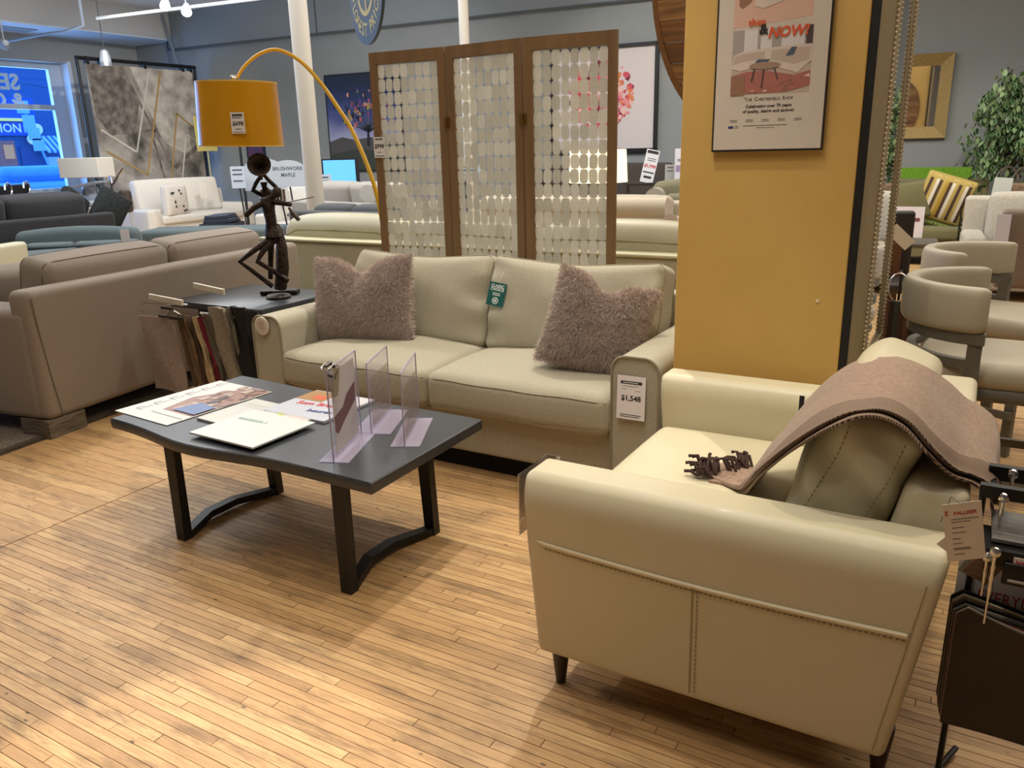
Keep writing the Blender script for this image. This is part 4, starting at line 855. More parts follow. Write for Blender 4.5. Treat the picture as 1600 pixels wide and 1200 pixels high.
for hx, hy in ((-2.736, 4.015), (-2.21, 3.968)):
    for hz in (1.62, .35):
        part('hinge', G().tube([(hx, hy - .01, hz), (hx, hy - .01, hz + .06)], .006, 8).box(hx - .02, hx + .02, hy - .002, hy + .002, hz, hz + .06), mat('brass', '8a6a34', .4, .8), t)
g = G().box(-.04, .04, -.06, .06, -.001, 0).m(1); quad(g, M0, -.028, .028, .044, .051); text(g, '$998', .033, M0, 0, -.004, bold=.03); lines(g, M0, -.018, .018, [-.03], .003); lines(g, M0, -.032, .032, [-.052], .004)
tg = tag(link('price_tag', g.mesh('price_tag', [flat('e4e2e0'), flat('2b2a2a')], False)), 'white price tag reading $998 on the folding screen', 'tag'); tg.matrix_world = frame((-3.205, 3.968, 1.525), (1, .06, 0), (0, 0, 1))
# =================================================================== POSTER ON THE PILLAR
Mq = Matrix.Translation((-.6885, 2.994, 1.5)) @ Matrix.Rotation(PI / 2, 4, 'X')
PX = lambda x: (x + .6655) * 3.0 / 2.9      # heights and offsets measured at 2.9 m, scaled to the pillar face
PZ = lambda z: (z - 1.5) * 3.0 / 2.9
t = thing('framed_poster', 'framed shop poster with two sofa photos on the ochre pillar', 'poster', (0, 0, 0))
x0, x1, z0, z1 = PX(-.850), PX(-.482), PZ(1.471), PZ(2.10)
part('poster_frame', G().box(x0, x1, z0, z1, 0, .016, Mq), flat('241d18', .4), t, smooth=False)
g = G().box(x0 + .006, x1 - .006, z0 + .007, z1 - .007, .015, .0165, Mq)
def art(g, k, pts, e): g.m(k); shape(g, Mq, pts, e)
e0 = .0168
ax0, ax1 = PX(-.793), PX(-.537); az0, az1 = PZ(1.654), PZ(1.857)
def A(u, v): return (ax0 + (ax1 - ax0) * u, az0 + (az1 - az0) * v)
def Q(k, u0, u1, v0, v1, e): art(g, k, [A(u0, v0), A(u1, v0), A(u1, v1), A(u0, v1)], e)
Q(1, 0, 1, 0, 1, e0); Q(2, 0, 1, .42, 1, e0 + .0003); Q(3, .15, .32, .6, 1, e0 + .0006); Q(3, .36, .5, .62, 1, e0 + .0006); Q(3, .62, .9, .62, 1, e0 + .0006); Q(4, .92, 1, .55, 1, e0 + .0006)
art(g, 5, [A(.0, .42), A(.02, .62), A(.15, .68), A(.42, .7), A(.75, .72), A(1, .72), A(1, .48), A(.86, .33), A(.84, .30), A(.55, .42), A(.28, .42), A(.12, .37)], e0 + .0009)
art(g, 6, [A(.02, .48), A(.14, .52), A(.42, .55), A(.42, .66), A(.15, .64), A(.03, .6)], e0 + .0012); art(g, 6, [A(.5, .53), A(.8, .44), A(.98, .5), A(.98, .68), A(.5, .66)], e0 + .0012)
art(g, 7, [A(.68, .56), A(.78, .57), A(.82, .69), A(.75, .69)], e0 + .0015); art(g, 7, [A(.3, .49), A(.44, .47), A(.5, .53), A(.34, .54)], e0 + .0015)
art(g, 8, [A(.0, .3), A(.2, .36), A(.45, .36), A(.8, .27), A(1, .33), A(1, .1), A(.7, .02), A(.2, .02), A(.0, .1)], e0 + .0009)
rq = random.Random(4)
for k in range(26): u, v = rq.uniform(.02, .95), rq.uniform(.03, .3); art(g, rq.choice([9, 10, 9, 11]), [A(u, v), A(u + rq.uniform(.03, .09), v - .01), A(min(1, u + .07), v + rq.uniform(.01, .05))], e0 + .0012 + k * .00003)
art(g, 12, [A(*p) for p in ell(.43, .44, .2, .055, 18)], e0 + .0022)
for a_, b_ in (((.3, .4), (.27, .2)), ((.42, .38), (.40, .1)), ((.55, .4), (.6, .22))): art(g, 4, [A(a_[0] - .01, a_[1]), A(a_[0] + .01, a_[1]), A(b_[0] + .008, b_[1]), A(b_[0] - .008, b_[1])], e0 + .0025)
Q(10, 0, .18, 0, .3, e0 + .002)
art(g, 13, [A(.0, 1.03), A(.98, 1.13), A(.98, 1.8), A(.0, 1.8)], e0)
for k, (u0, u1, v0, v1, c_) in enumerate(((.06, .22, 1.32, 1.7, 10), (.09, .2, 1.5, 1.75, 7), (.26, .64, 1.3, 1.75, 5), (.7, .97, 1.42, 1.75, 9), (.3, .58, 1.42, 1.6, 12))): art(g, c_, [A(u0, v0 + .05), A(u0 + (u1 - u0) * .3, v0), A(u1, v0 + .1), A(u1, v1), A(u0, v1)], e0 + .0006 + k * .0002)
part('poster_print', g, [flat('c9beb2', .5), flat('b9a69a', .5), flat('a09896', .5), flat('cfcaca', .5), flat('4b3f44', .5), flat('cdbfb4', .5), flat('b7a69b', .5), flat('4c5a66', .5), flat('a3665c', .5), flat('ad6a62', .5), flat('8e6a55', .5), flat('d8b8ac', .5), flat('9a7f70', .5), flat('cfab98', .5)], t, smooth=False)
g = G(); e1 = .0202
def TX(s_, x, z, size, k, bold=0, sh=0, al='CENTER', sx=1):
    g.m(k); text(g, s_, size, Mq @ Matrix.Shear('XY', 4, (0, 0)) if False else Mq @ (Matrix(((1, sh, 0, 0), (0, 1, 0, 0), (0, 0, 1, 0), (0, 0, 0, 1)))), PX(x) - sh * PZ(z), PZ(z), al, e1, sx, bold)
TX('then', -.715, 1.868, .032, 0, .03); TX('&', -.693, 1.840, .045, 1, .03); TX('NOW!', -.615, 1.828, .045, 0, .04, .2)
part('headline_lettering', g, [flat('cf5a33', .5), flat('262322', .5), flat('343a6a', .5)], t, smooth=False); g = G()
e1 = .0171
def smallcaps(words, cx, z, big, small):
    def wd(s_, al='LEFT'):
        gg = G(); text(gg, s_, 1, Matrix(), 0, 0, 'LEFT', 0, 1, .0); return max(v[0] for v in gg.v)
    seq = []; x = 0
    for w_ in words:
        seq.append((w_[0], x, big)); x += (wd(w_[0]) + .09) * big; seq.append((w_[1:], x, small)); x += (wd(w_[1:]) + .09) * small + .5 * small
    x -= .5 * small
    for s_, xx, sz in seq: text(g, s_, sz, Mq, PX(cx) - x / 2 + xx, PZ(z), 'LEFT', e1, 1, .012)
g.m(1); smallcaps(['THE', 'CHESTERFIELD', 'SHOP'], -.665, 1.634, .0172, .0128)
TX('Celebrating over 70 years', -.664, 1.612, .0148, 1, .03); TX('of quality, design and savings!', -.664, 1.596, .0148, 1, .03)
for k in range(5): lines(g, Mq, PX(-.79 + k * .053), PX(-.765 + k * .053), [PZ(1.573), PZ(1.568)], .0014, e1)
lines(g, Mq, PX(-.745), PX(-.60), [PZ(1.554)], .0016, e1); lines(g, Mq, PX(-.70), PX(-.64), [PZ(1.547)], .0012, e1); g.m(2); quad(g, Mq, PX(-.795), PX(-.777), PZ(1.547), PZ(1.555), e1); g.m(1); lines(g, Mq, PX(-.772), PX(-.76), [PZ(1.553), PZ(1.548)], .0015, e1)
part('caption_lettering', g, [flat('cf5a33', .5), flat('262322', .5), flat('343a6a', .5)], t, smooth=False)
# =================================================================== TALL MIRROR on the pillar's right side
CHF = wood('champagne_frame', '9d8d70', '8a7a5e', .45, (1, 1, .1)); MIR = mat('mirror_glass', 'e6eaec', .02, 1)
BD = mat('bead_dark', '5f4f3a', .4, .3)
t = thing('tall_mirror', 'tall champagne framed mirror with beaded edges on the right face of the pillar', 'mirror', (0, 0, 0))
yn, yf, zb, zt = 3.0, 3.80, .55, 3.2
part('backing', G().box(-.384, -.358, yn + .0, yf, zb, zt), flat('070707', .6), t, 'black backing edge', False)
part('glass', G().box(-.326, -.322, yn + .10, yf - .10, zb + .1, zt - .1), MIR, t, smooth=False)
prof = [(-.366, 0), (-.319, .056), (-.313, .066), (-.320, .078), (-.312, .15), (-.317, .163), (-.323, .17)]
def fr(y0_, sg):
    g = G(); V = []
    for zz, ins in ((zb, 0), (zt, 0)):
        for (x, d_) in prof: V.append((x, y0_ + sg * d_, zz + (d_ if zz == zb else -d_)))
    n_ = len(prof); g.add(V, [(i, i + 1, n_ + i + 1, n_ + i) for i in range(n_ - 1)]); return g
def frh(z0_, sg):
    g = G(); V = []
    for yy, s2 in ((yn, 1), (yf, -1)):
        for (x, d_) in prof: V.append((x, yy + s2 * d_, z0_ + sg * d_))
    n_ = len(prof); g.add(V, [(i, i + 1, n_ + i + 1, n_ + i) for i in range(n_ - 1)]); return g
part('frame_side', fr(yn, 1), CHF, t, smooth=50); part('frame_side', fr(yf, -1), CHF, t, smooth=50); part('frame_rail', frh(zb, 1), CHF, t, smooth=50); part('frame_rail', frh(zt, -1), CHF, t, smooth=50)
g = G(); me_b = G().lathe([(.001, -.0045), (.0042, -.0015), (.0042, .0015), (.001, .0045)], 6).mesh('bead', BD)
for yy, xx in ((yn + .06, -.314), (yn + .158, -.312), (yf - .06, -.314), (yf - .158, -.312)):
    z = zb + .11
    while z < zt - .1: g.add([v.co + Vector((xx, yy, z)) for v in me_b.vertices], [tuple(p.vertices) for p in me_b.polygons]); z += .0165
for zz, xx in ((zb + .06, -.314), (zb + .158, -.312)):
    y = yn + .1
    while y < yf - .1: g.add([v.co + Vector((xx, y, zz)) for v in me_b.vertices], [tuple(p.vertices) for p in me_b.polygons]); y += .0165
o = part('beading', g, mat('bead_metal', 'b8a684', .4, .4), t); o['kind'] = 'stuff'
# round plank disc fixed to the back of the pillar
t = thing('wood_disc', 'large oval plank wall disc with a rim, jutting out behind the ochre pillar', 'wall decor', (-.965, 3.70, 2.208))
Rd = .665; RX = .42 / .665
Md = Matrix.Rotation(PI / 2, 4, 'X')
W1 = ['8a5f30', '7a5128', '94693a', '6d4722', '865a2e', '9a7040']
zz = -Rd + .04; k = 0
while zz < Rd - .04:
    h = .088; z1 = min(zz + h, Rd - .035); rr_ = Rd - .035
    pts = []
    N_ = 6
    for i in range(N_ + 1): z = zz + .0015 + (z1 - zz - .003) * i / N_; pts.append((math.sqrt(max(0, rr_ * rr_ - z * z)) * RX, z))
    for i in range(N_, -1, -1): z = zz + .0015 + (z1 - zz - .003) * i / N_; pts.append((-math.sqrt(max(0, rr_ * rr_ - z * z)) * RX, z))
    part('plank', G().poly(pts, .016 + .004 * (k % 3), Md), wood('disc_' + W1[k % 6], W1[k % 6], '4f3317', .55, (.5, 1, 5)), t, smooth=False)
    zz = z1; k += 1
part('rim', G().lathe([(Rd - .035, -.01), (Rd, -.01), (Rd, .026), (Rd - .035, .026), (Rd - .035, -.01)], 96, M=Matrix.Scale(RX, 4, (1, 0, 0)) @ Md, cap=False), wood('disc_rim', '7a5226', '5a3c1c', .5), t, smooth=50)
# =================================================================== PALE GREEN LEATHER SOFA behind the screen
GL = leather('leather_sage', 'b0ab8e', 'a5a082', .45); GLS = mat('sage_piping', 'c6c19e', .5); GLD = mat('sage_seam', '77714f', .7)
t = thing('leather_sofa', 'pale sage leather sofa seen from behind, beyond the folding screen', 'sofa', (-3.45, 5.5, 0))
part('back', G().soft(-2.0, 2.0, -.47, -.28, .12, .79, r=.03, n=6), GL, t)
part('top_rail', G().soft(-2.01, 2.01, -.485, -.27, .785, .81, r=.012, n=6, a=2), GLS, t, 'paler top rail')
part('base', G().soft(-1.98, 1.98, -.3, .45, .12, .36, r=.04, n=4), GL, t)
for s_ in (-1, 1): part('arm', G().soft(*sorted((s_ * 2.0, s_ * 1.76)), -.45, .47, .12, .66, r=.08, n=4), GL, t)
for k, (x0, x1) in enumerate(((-1.92, -.62), (-.6, .60), (.62, 1.92))):
    part('seat_cushion', G().soft(x0, x1, -.25, .47, .36, .5, r=.05, puff=(0, .02, .02), n=6), GL, t)
    hw = (x1 - x0) / 2; Mr = Matrix.Translation(((x0 + x1) / 2, -.14, .745))
    c = part('back_cushion', G().soft(-hw, hw, -.15, .15, -.23, .23, r=.1, puff=(.0, .05, .03), n=10, M=Mr, fn=lambda x, y, z, hw=hw: (x, y, z - .05 * abs(x / hw) ** 5 * (z > 0))), GL, t)
    part('piping', G().tube([(-hw + .03, -.152, -.1), (-hw + .05, -.165, .06), (-hw * .7, -.178, .118), (0, -.192, .128), (hw * .7, -.178, .118), (hw - .05, -.165, .06), (hw - .03, -.152, -.1)], .004, 5, M=Mr), GLD, c)
for x in (-.66, .66): part('seam', G().tube([(x, -.4715, .14), (x, -.4715, .77)], .002, 4), GLD, t)
for x in (-1.85, 1.85):
    for y in (-.38, .38): part('foot', G().lathe([(.025, 0), (.035, .12)], 12, c=(x, y, 0)), flat('2c2018'), t)
# =================================================================== BAR STOOLS
ST = leather('stool_leather', 'bbb29d', 'b1a892', .5); SF = mat('stool_frame', '6c685c', .5, 0, (30, '625e52', .5))
def stool(label, loc, rz, ztop=.97):
    t = thing('bar_stool', label, 'bar stool', loc, rz, 'barrel-back counter stools on the right')
    # seat faces +x; band wraps round -x
    R0 = .29; A0 = math.radians(86)
    def band(u, v):
        a = PI + (u * 2 - 1) * A0; w_ = math.sqrt(max(0, 1 - (max(0, abs(u * 2 - 1) - .9) / .1) ** 2)); wz = .86 + .14 * w_
        z0, z1 = ztop - .172, ztop
        # rounded upholstered section: v goes round the section
        q = 2 * PI * v; cx, cz = .034 * math.copysign(abs(math.cos(q)) ** .6, math.cos(q)) * w_, .5 * (z1 - z0) * math.copysign(abs(math.sin(q)) ** .45, math.sin(q)) * wz
        r = R0 + cx + .012 * math.sin(math.pi * u)
        # stretch into a horse-shoe
        x = r * math.cos(a); y = r * math.sin(a)
        if abs(u * 2 - 1) * 112 > 90: pass
        return (x, y, (z0 + z1) / 2 + cz)
    g = G(); g.sheet(band, 48, 24)
    b = part('backrest', g, ST, t, smooth=70)
    def ring(z0, z1, r0, r1, a0, n_=32):
        g = G(); V = []; Fs = []
        for k in range(n_ + 1):
            a = PI + (2 * k / n_ - 1) * a0
            for r, z in ((r0, z0), (r1, z0), (r1, z1), (r0, z1)): V.append((r * math.cos(a), r * math.sin(a), z))
        for k in range(n_):
            for j in range(4): Fs.append((k * 4 + j, k * 4 + (j + 1) % 4, k * 4 + 4 + (j + 1) % 4, k * 4 + 4 + j))
        Fs += [(0, 1, 2, 3), (n_ * 4 + 3, n_ * 4 + 2, n_ * 4 + 1, n_ * 4)]; return g.add(V, Fs)
    part('back_rail', ring(ztop - .215, ztop - .172, .265, .305, math.radians(86)), SF, t, smooth=30)
    part('back_rail', ring(ztop - .31, ztop - .275, .265, .298, math.radians(80)), SF, t, smooth=30)
    for s_ in (-1, 1):
        part('leg', G().box(-.075, -.025, s_ * .275 - .018, s_ * .275 + .018, 0, ztop - .16), SF, t, smooth=False)
        part('leg', G().box(-.22, -.18, s_ * .2 - .02, s_ * .2 + .02, 0, .6), SF, t, smooth=False)
        part('rung', G().box(-.2, .25, s_ * .245 - .012, s_ * .245 + .012, .2, .235), SF, t, smooth=False)
    part('rung', G().box(.22, .25, -.22, .22, .3, .34), SF, t, smooth=False)
    for s_ in (-1, 1): part('leg', G().box(.21, .25, s_ * .2 - .02, s_ * .2 + .02, 0, .55), SF, t, smooth=False)
    part('apron', G().soft(-.24, .24, -.245, .245, .52, .585, r=.06, n=2, a=4), SF, t)
    part('seat', G().soft(-.25, .27, -.255, .255, .575, .675, r=.045, puff=(0, 0, .012), n=6, a=3), ST, t)
    return t
stool('counter stool with curved ivory back, nearest the armchair', (.085, 3.66, 0), .0)
stool('second counter stool behind the nearest one', (.09, 4.62, 0), -.38, .975)
# =================================================================== SWATCH STAND in the right foreground
BK = mat('rack_black', '0c0c0d', .4, .2)
t = thing('display_stand', 'black metal display stand with leather swatches in the bottom right corner', 'display stand', (0, 0, 0))
part('post', G().tube([(.076, 1.905, .745), (.070, 1.905, .02)], .007, 8), BK, t)
part('post', G().tube([(.60, 1.92, .745), (.60, 1.92, .02)], .009, 8), BK, t)
part('base_bar', G().box(.062, .62, 1.895, 1.915, .0, .016), BK, t, smooth=False)
part('top_bar', G().box(.083, .64, 2.0, 2.02, .75, .783), BK, t, smooth=False)
part('top_bar', G().box(.068, .64, 1.895, 1.915, .746, .774), BK, t, smooth=False)
part('cross_arm', G().box(.088, .10, 1.90, 2.01, .748, .758), BK, t, smooth=False); part('cross_arm', G().box(.2, .22, 1.90, 2.01, .748, .758), BK, t, smooth=False)
part('shelf', G().box(.084, .62, 1.80, 1.92, .662, .672), BK, t, smooth=False)
part('lower_bar', G().box(.098, .64, 1.79, 1.80, .640, .676), BK, t, smooth=False)
part('bracket', G().soft(.126, .19, 1.782, 1.792, .605, .655, r=.004, n=1, a=2), BK, t); part('slot', G().soft(.136, .168, 1.779, 1.783, .614, .620, r=.0015, n=1, a=1), flat('a8a49c'), t)
part('bar_label', G().box(.142, .30, 1.787, 1.7905, .650, .668), flat('cfc4c0'), t, smooth=False)
gl = G(); text(gl, 'brands', .012, frame((.146, 1.7865, .655), (1, 0, 0), (0, 0, 1)), 0, 0, 'LEFT', bold=.03); part('label_lettering', gl, flat('b8323a'), t, smooth=False)
part('wood_sample', G().soft(.10, .6, 1.83, 1.99, .674, .684, r=.002, n=1, a=1), wood('sample_grey', '6e6a66', '45423e', .5, (1, 12, 12)), t, 'grey wood grain sample', False)
part('sign_card', G().box(.05, .45, 1.925, 1.928, .42, .583), flat('d8d4d4'), t, 'white sign card', False)
g = G(); text(g, 'EVERYDAY', .042, frame((.094, 1.924, .482), (1, 0, 0), (0, 0, 1)), 0, 0, 'LEFT', sx=.72); part('sign_lettering', g, flat('b8323c'), t, smooth=False)
part('wood_chip', G().box(-.026, .026, -.004, .004, -.055, .0, Matrix.Translation((.106, 1.815, .640)) @ Matrix.Rotation(.5, 4, 'Y')), wood('chip', '6d4c34', '3c2818', .5), t, smooth=False)
part('wood_chip', G().box(-.03, .03, -.004, .004, -.06, .0, Matrix.Translation((.096, 1.828, .642)) @ Matrix.Rotation(.35, 4, 'Y')), wood('chip2', '8a8578', '5c5448', .5), t, smooth=False)
for x, y, z0, z1 in ((.113, 1.888, .757, .672), (.108, 1.784, .677, .505), (.096, 1.80, .655, .56), (.13, 1.995, .775, .745)):
    g = G(); L = z0 - z1; n_ = int(L / .012)
    g.tube([(x, y, z0 - L * k / max(1, n_)) for k in range(n_ + 1)], [(.0042 + .0014 * (k % 2)) if k < n_ * .6 else .0026 for k in range(n_ + 1)], 6)
    part('hook', g, CH, t, smooth=80); part('knob', G().lathe([(.001, -.011), (.010, -.006), (.012, 0), (.010, .006), (.001, .011)], 12, M=frame((x, y - .006, z0), (1, 0, 0), (0, 0, 1))), CH, t)
cs = ['2c1a0c', 'b6a88c', '7a2230', '5a544c', '8e8a84', '2a2420', '6a4a34', 'c4b698', '3a3430', '1c1410']
for k in range(10):
    y = 1.80 + k * .0105; x0 = .056 - .0015 * k; top = .519 - .001 * k + .003 * (k % 2); bot = .222 - .001 * k
    def sw(u, v, k=k, y=y, x0=x0, top=top, bot=bot):
        rr_ = .0; xx = x0 + .36 * u + (.0 if v > .9 else 0); e = max(0, v - .92) / .08; ins = .022 * e * e
        xx = x0 + ins + (.36 - 2 * ins) * u + .022 * (1 - v) * 0
        return (xx, y + .02 * (1 - v) * k * .12 + .004 * math.sin(6 * u + k + 2 * v), bot + (top - bot) * v - (.006 * math.sin(u * 5 + k * .4) + .21 * min(.36 * u, .17)) * v)
    part('leather_swatch', G().sheet(sw, 12, 14, .006), mat('swatch_leather_' + cs[k], cs[k], .55, 0, (5, '160d06', .35), (260, .2)), t, 'dark brown leather swatch in front' if k == 0 else None, smooth=70)
single('power_cable', G().tube([(.105, 2.0, .02), (.075, 1.93, .009), (.06, 1.85, .008), (.02, 1.78, .008), (-.0, 1.72, .008), (-.02, 1.6, .008)], .007, 8), flat('08080a', .5), 'black cable on the floor below the display stand', 'cable')
# =================================================================== BACKGROUND, LEFT
CHG = fabric('fabric_charcoal', '2b2a2c', '1e1d1f', 120)
t = sofa('charcoal sofa with deep back cushions at the far left, back to us', 'sofa', (-10.85, 5.62, 0), math.radians(-90), 2.7, 1.1, CHG, .5, .72, .3, .80, 2, 1.06, .34, lean=.03, pf=.08)
for x, y, z, a_, l_ in ((-10.9, 6.75, .86, 1.9, 'dark patterned pillow leaning at the right end of the charcoal sofa'), (-10.6, 7.12, .84, 1.45, 'dark green speckled pillow over the charcoal sofa end')):
    single('throw_pillow', G().soft(-.22, .22, -.06, .06, -.22, .22, r=.03, puff=(0, .05, 0), n=6, M=Matrix.Rotation(.6, 4, 'Y')), mat('pillow_dark', '161a1a', .8, 0, (30, '2e3836', .5)), l_, 'pillow', (x, y, z), a_)
t = thing('metal_bench', 'dark bench with curved ends behind the charcoal sofa, before the window', 'bench', (-13.4, 6.9, 0), -.9)
part('back', G().soft(-1.6, .9, -.06, .06, .5, 1.12, r=.05, n=4), flat('17171c'), t)
for x in (-1.4, -.7, 0, .7): part('scroll', G().tube([(x + .12 * math.cos(a), .08, 1.05 + .1 * math.sin(a)) for a in np.linspace(0, 5, 12)], .018, 6), CH, t)
part('seat', G().soft(-1.6, .9, 0, .6, .42, .5, r=.03, n=2), flat('17171c'), t)
single('round_cushion', G().soft(-.09, .09, -.07, .07, -.12, .12, r=.06, puff=(0, .02, 0), n=4), fabric('fab_peach', 'a58f80', '8f7a6c'), 'small peach cushion beside the charcoal sofa', 'pillow', (-12.8, 6.25, 1.2))
TEAL = fabric('fabric_teal', '566264', '475355', 160)
def tub(label, loc, rz, W, top, m_, low=None):
    t = thing('armchair', label, 'armchair', loc, rz)
    part('back', G().soft(-W / 2, W / 2, .22, .42, .12, top, r=.09, n=6, fn=lambda x, y, z: (x, y + .06 * max(0, z - .3), z + .05 * (z > .4) * (1 - (2 * x / W) ** 2))), m_, t)
    for s_ in (-1, 1): part('arm', G().soft(*sorted((s_ * W / 2, s_ * (W / 2 - .16))), -.42, .38, .12, top - .12, r=.07, n=4), m_, t)
    part('seat_cushion', G().soft(-W / 2 + .16, W / 2 - .16, -.44, .24, .28, .46, r=.05, puff=(0, .02, .02), n=5), m_, t)
    part('base', G().soft(-W / 2 + .1, W / 2 - .1, -.4, .3, .12, .3, r=.02, n=2), m_, t)
    for k in (-1, 1): part('back_cushion', G().soft(*sorted((k * .02, k * (W / 2 - .2))), .02, .22, .46, top - .12, r=.05, puff=(0, .03, 0), n=4), m_, t)
    for x in (-W / 2 + .1, W / 2 - .1):
        for y in (-.34, .34): part('foot', G().lathe([(.02, 0), (.03, .12)], 10, c=(x, y, 0)), flat('241a14'), t)
    return t
tub('teal loveseat beyond the left beige sofa', (-9.45, 5.75, 0), math.radians(40), 1.45, .66, TEAL)
single('round_tag', G().lathe([(.09, 0), (.09, .01)], 20, M=Matrix.Rotation(PI / 2, 4, 'X')), flat('cfd0cc'), 'white round tag on the end of the teal loveseat', 'tag', (-9.72, 4.98, .52), .7)
single('price_card', G().box(-.05, .05, -.004, .004, -.09, .09), flat('b8b4b4'), 'grey price card on the right end of the teal loveseat', 'tag', (-8.78, 6.02, .6), .6, smooth=False)
single('ottoman', G().soft(-.9, .9, -.35, .35, .1, .58, r=.06, n=4), TEAL, 'low teal bench top right of the teal loveseat', 'ottoman', (-8.9, 7.45, 0), .5)
CR = leather('leather_cream', 'c2bca0', 'b4ae92', .5)
t = sofa('cream leather armchair cut off by the left edge', 'armchair', (-9.25, 4.35, 0), math.radians(-70), 1.0, .95, CR, .42, .56, .2, .66, 1, .84, .22, name='armchair', lean=.05, seam=GLD)
WH = fabric('fabric_white', 'ded9d0', 'cfc9be', 80)
t = sofa('white loveseat in front of the abstract rug', 'sofa', (-13.55, 10.72, 0), math.radians(90), 2.5, 1.0, WH, .45, .58, .3, .86, 1, 1.08, .2, lean=.12, pf=.03)
def scat(g, rr, n_, w_, h_):
    for k in range(n_):
        cx, cz = rr.uniform(-w_, w_), rr.uniform(-h_, h_); s_ = .035; a = rr.uniform(0, 6); shape(g, Matrix(), [], 0) if False else None
        g.add([(cx + s_ * math.cos(a + q), -.115, cz + s_ * math.sin(a + q)) for q in (0, 2.1, 4.2)], [(0, 1, 2)])
for (x, y, z, l_, sd) in ((-13.15, 10.15, .72, 'white pillow with small black triangles, at the left end of the white loveseat', 1), (-9.95, 9.75, .69, 'white pillow with small black triangles, on the sofa end behind the sculpture', 2)):
    t = thing('patterned_pillow', l_, 'pillow', (x, y, z), PI / 2 + .2, 'triangle print pillows')
    part('cover', G().soft(-.28, .28, -.07, .07, -.28, .28, r=.04, puff=(0, .05, 0), n=6), WH, t)
    g = G(); scat(g, random.Random(sd), 12, .2, .2); part('print', g, flat('17181c'), t, smooth=False)
single('hang_tag', G().box(-.06, .06, -.005, .005, -.14, .14), flat('d9cfc4'), 'cream tag hanging on the arm of the white loveseat', 'tag', (-13.03, 9.62, .42), .3, smooth=False)
single('paper_tag', G().box(-.005, .005, -.08, .08, -.16, .16), flat('ece8e0'), 'white paper tag on the back cushion of the white loveseat', 'tag', (-13.3, 10.95, .86), .1, smooth=False)
# abstract rug hung on a black frame
t = thing('hanging_rug', 'grey abstract rug with gold and white zigzags hung on a black frame', 'rug', (0, 0, 0))
BKF = flat('0f1012', .5)
part('frame_bar', G().tube([(-14.9, 9.78, 3.31), (-14.9, 12.46, 3.31)], .035, 8), BKF, t); part('frame_post', G().tube([(-14.9, 9.80, .0), (-14.9, 9.80, 3.31)], .03, 8), BKF, t); part('frame_post', G().tube([(-14.9, 12.44, 0), (-14.9, 12.44, 3.31)], .03, 8), BKF, t)
for y in (9.98, 10.25, 11.2, 12.1, 12.3): part('clamp', G().box(-14.93, -14.84, y - .03, y + .03, 3.20, 3.34), BKF, t, smooth=False)
RUGM = mat('rug_abstract', 'b9b0a4', .95, 0, (1.6, '4c4641', 1.0), (60, .4))
part('rug', G().box(-14.88, -14.85, 9.93, 12.36, .85, 3.22), RUGM, t, smooth=False)
Mg = frame((-14.848, 9.93, .85), (0, 1, 0), (0, 0, 1)); RW, RH = 2.43, 2.37
def U(px, py):   # position within the pile
    return ((px - 152 + (py - 98) * -.0) / 1, py)
g = G()
def strip(k, a, b, w_, e):
    d = Vector((b[0] - a[0], b[1] - a[1])).normalized(); n_ = Vector((-d.y, d.x)) * w_ / 2; g.m(k); shape(g, Mg, [(a[0] + n_.x, a[1] + n_.y), (a[0] - n_.x, a[1] - n_.y), (b[0] - n_.x, b[1] - n_.y), (b[0] + n_.x, b[1] + n_.y)], e)
c_ = lambda u, v: (u * RW, v * RH)
strip(2, c_(.30, 1.0), c_(.66, .18), .05, .001); strip(2, c_(.20, .47), c_(.55, .50), .06, .001); strip(2, c_(.68, .18), c_(1.0, .40), .09, .001); strip(2, c_(.50, .45), c_(.56, .1), .05, .001)
g.m(2); shape(g, Mg, [c_(.0, 1), c_(.3, 1), c_(.42, .72), c_(.36, .5), c_(.12, .45), c_(.02, .6)], .0006); g.m(3); shape(g, Mg, [c_(.38, 1), c_(.98, 1), c_(1, .55), c_(.8, .3), c_(.6, .4), c_(.48, .72)], .0008)
g.m(0)
for a, b in ((c_(.66, .97), c_(.40, .13)), (c_(.40, .13), c_(.06, .33)), (c_(.62, .05), c_(.77, .64)), (c_(.77, .64), c_(1.0, .47))): strip(0, a, b, .04, .003)
for a, b in ((c_(.55, .97), c_(.33, .32)), (c_(.33, .32), c_(.04, .50)), (c_(.73, .05), c_(.84, .47)), (c_(.84, .47), c_(1.0, .37))): strip(1, a, b, .035, .0035)
part('zigzag_lines', g, [flat('a98a54', .8), flat('cfc9bd', .9), mat('rug_dark_grey', '5b554f', .95, 0, (6, '8f877e', 1.0)), mat('rug_light_grey', 'c9c3ba', .95, 0, (4, '958d84', 1.0))], t, 'gold and white zigzag pattern', False)  # the darker grey areas belong to the rug's own pattern
single('yellow_pennant', G().box(-.02, .02, -.3, .3, -.35, .35).tube([(0, 0, -1.95), (0, 0, -.3)], .012, 6), flat('d9cb7a'), 'pale yellow hanging card behind the rug frame', 'card', (-14.4, 12.1, 1.95), .2, smooth=False)
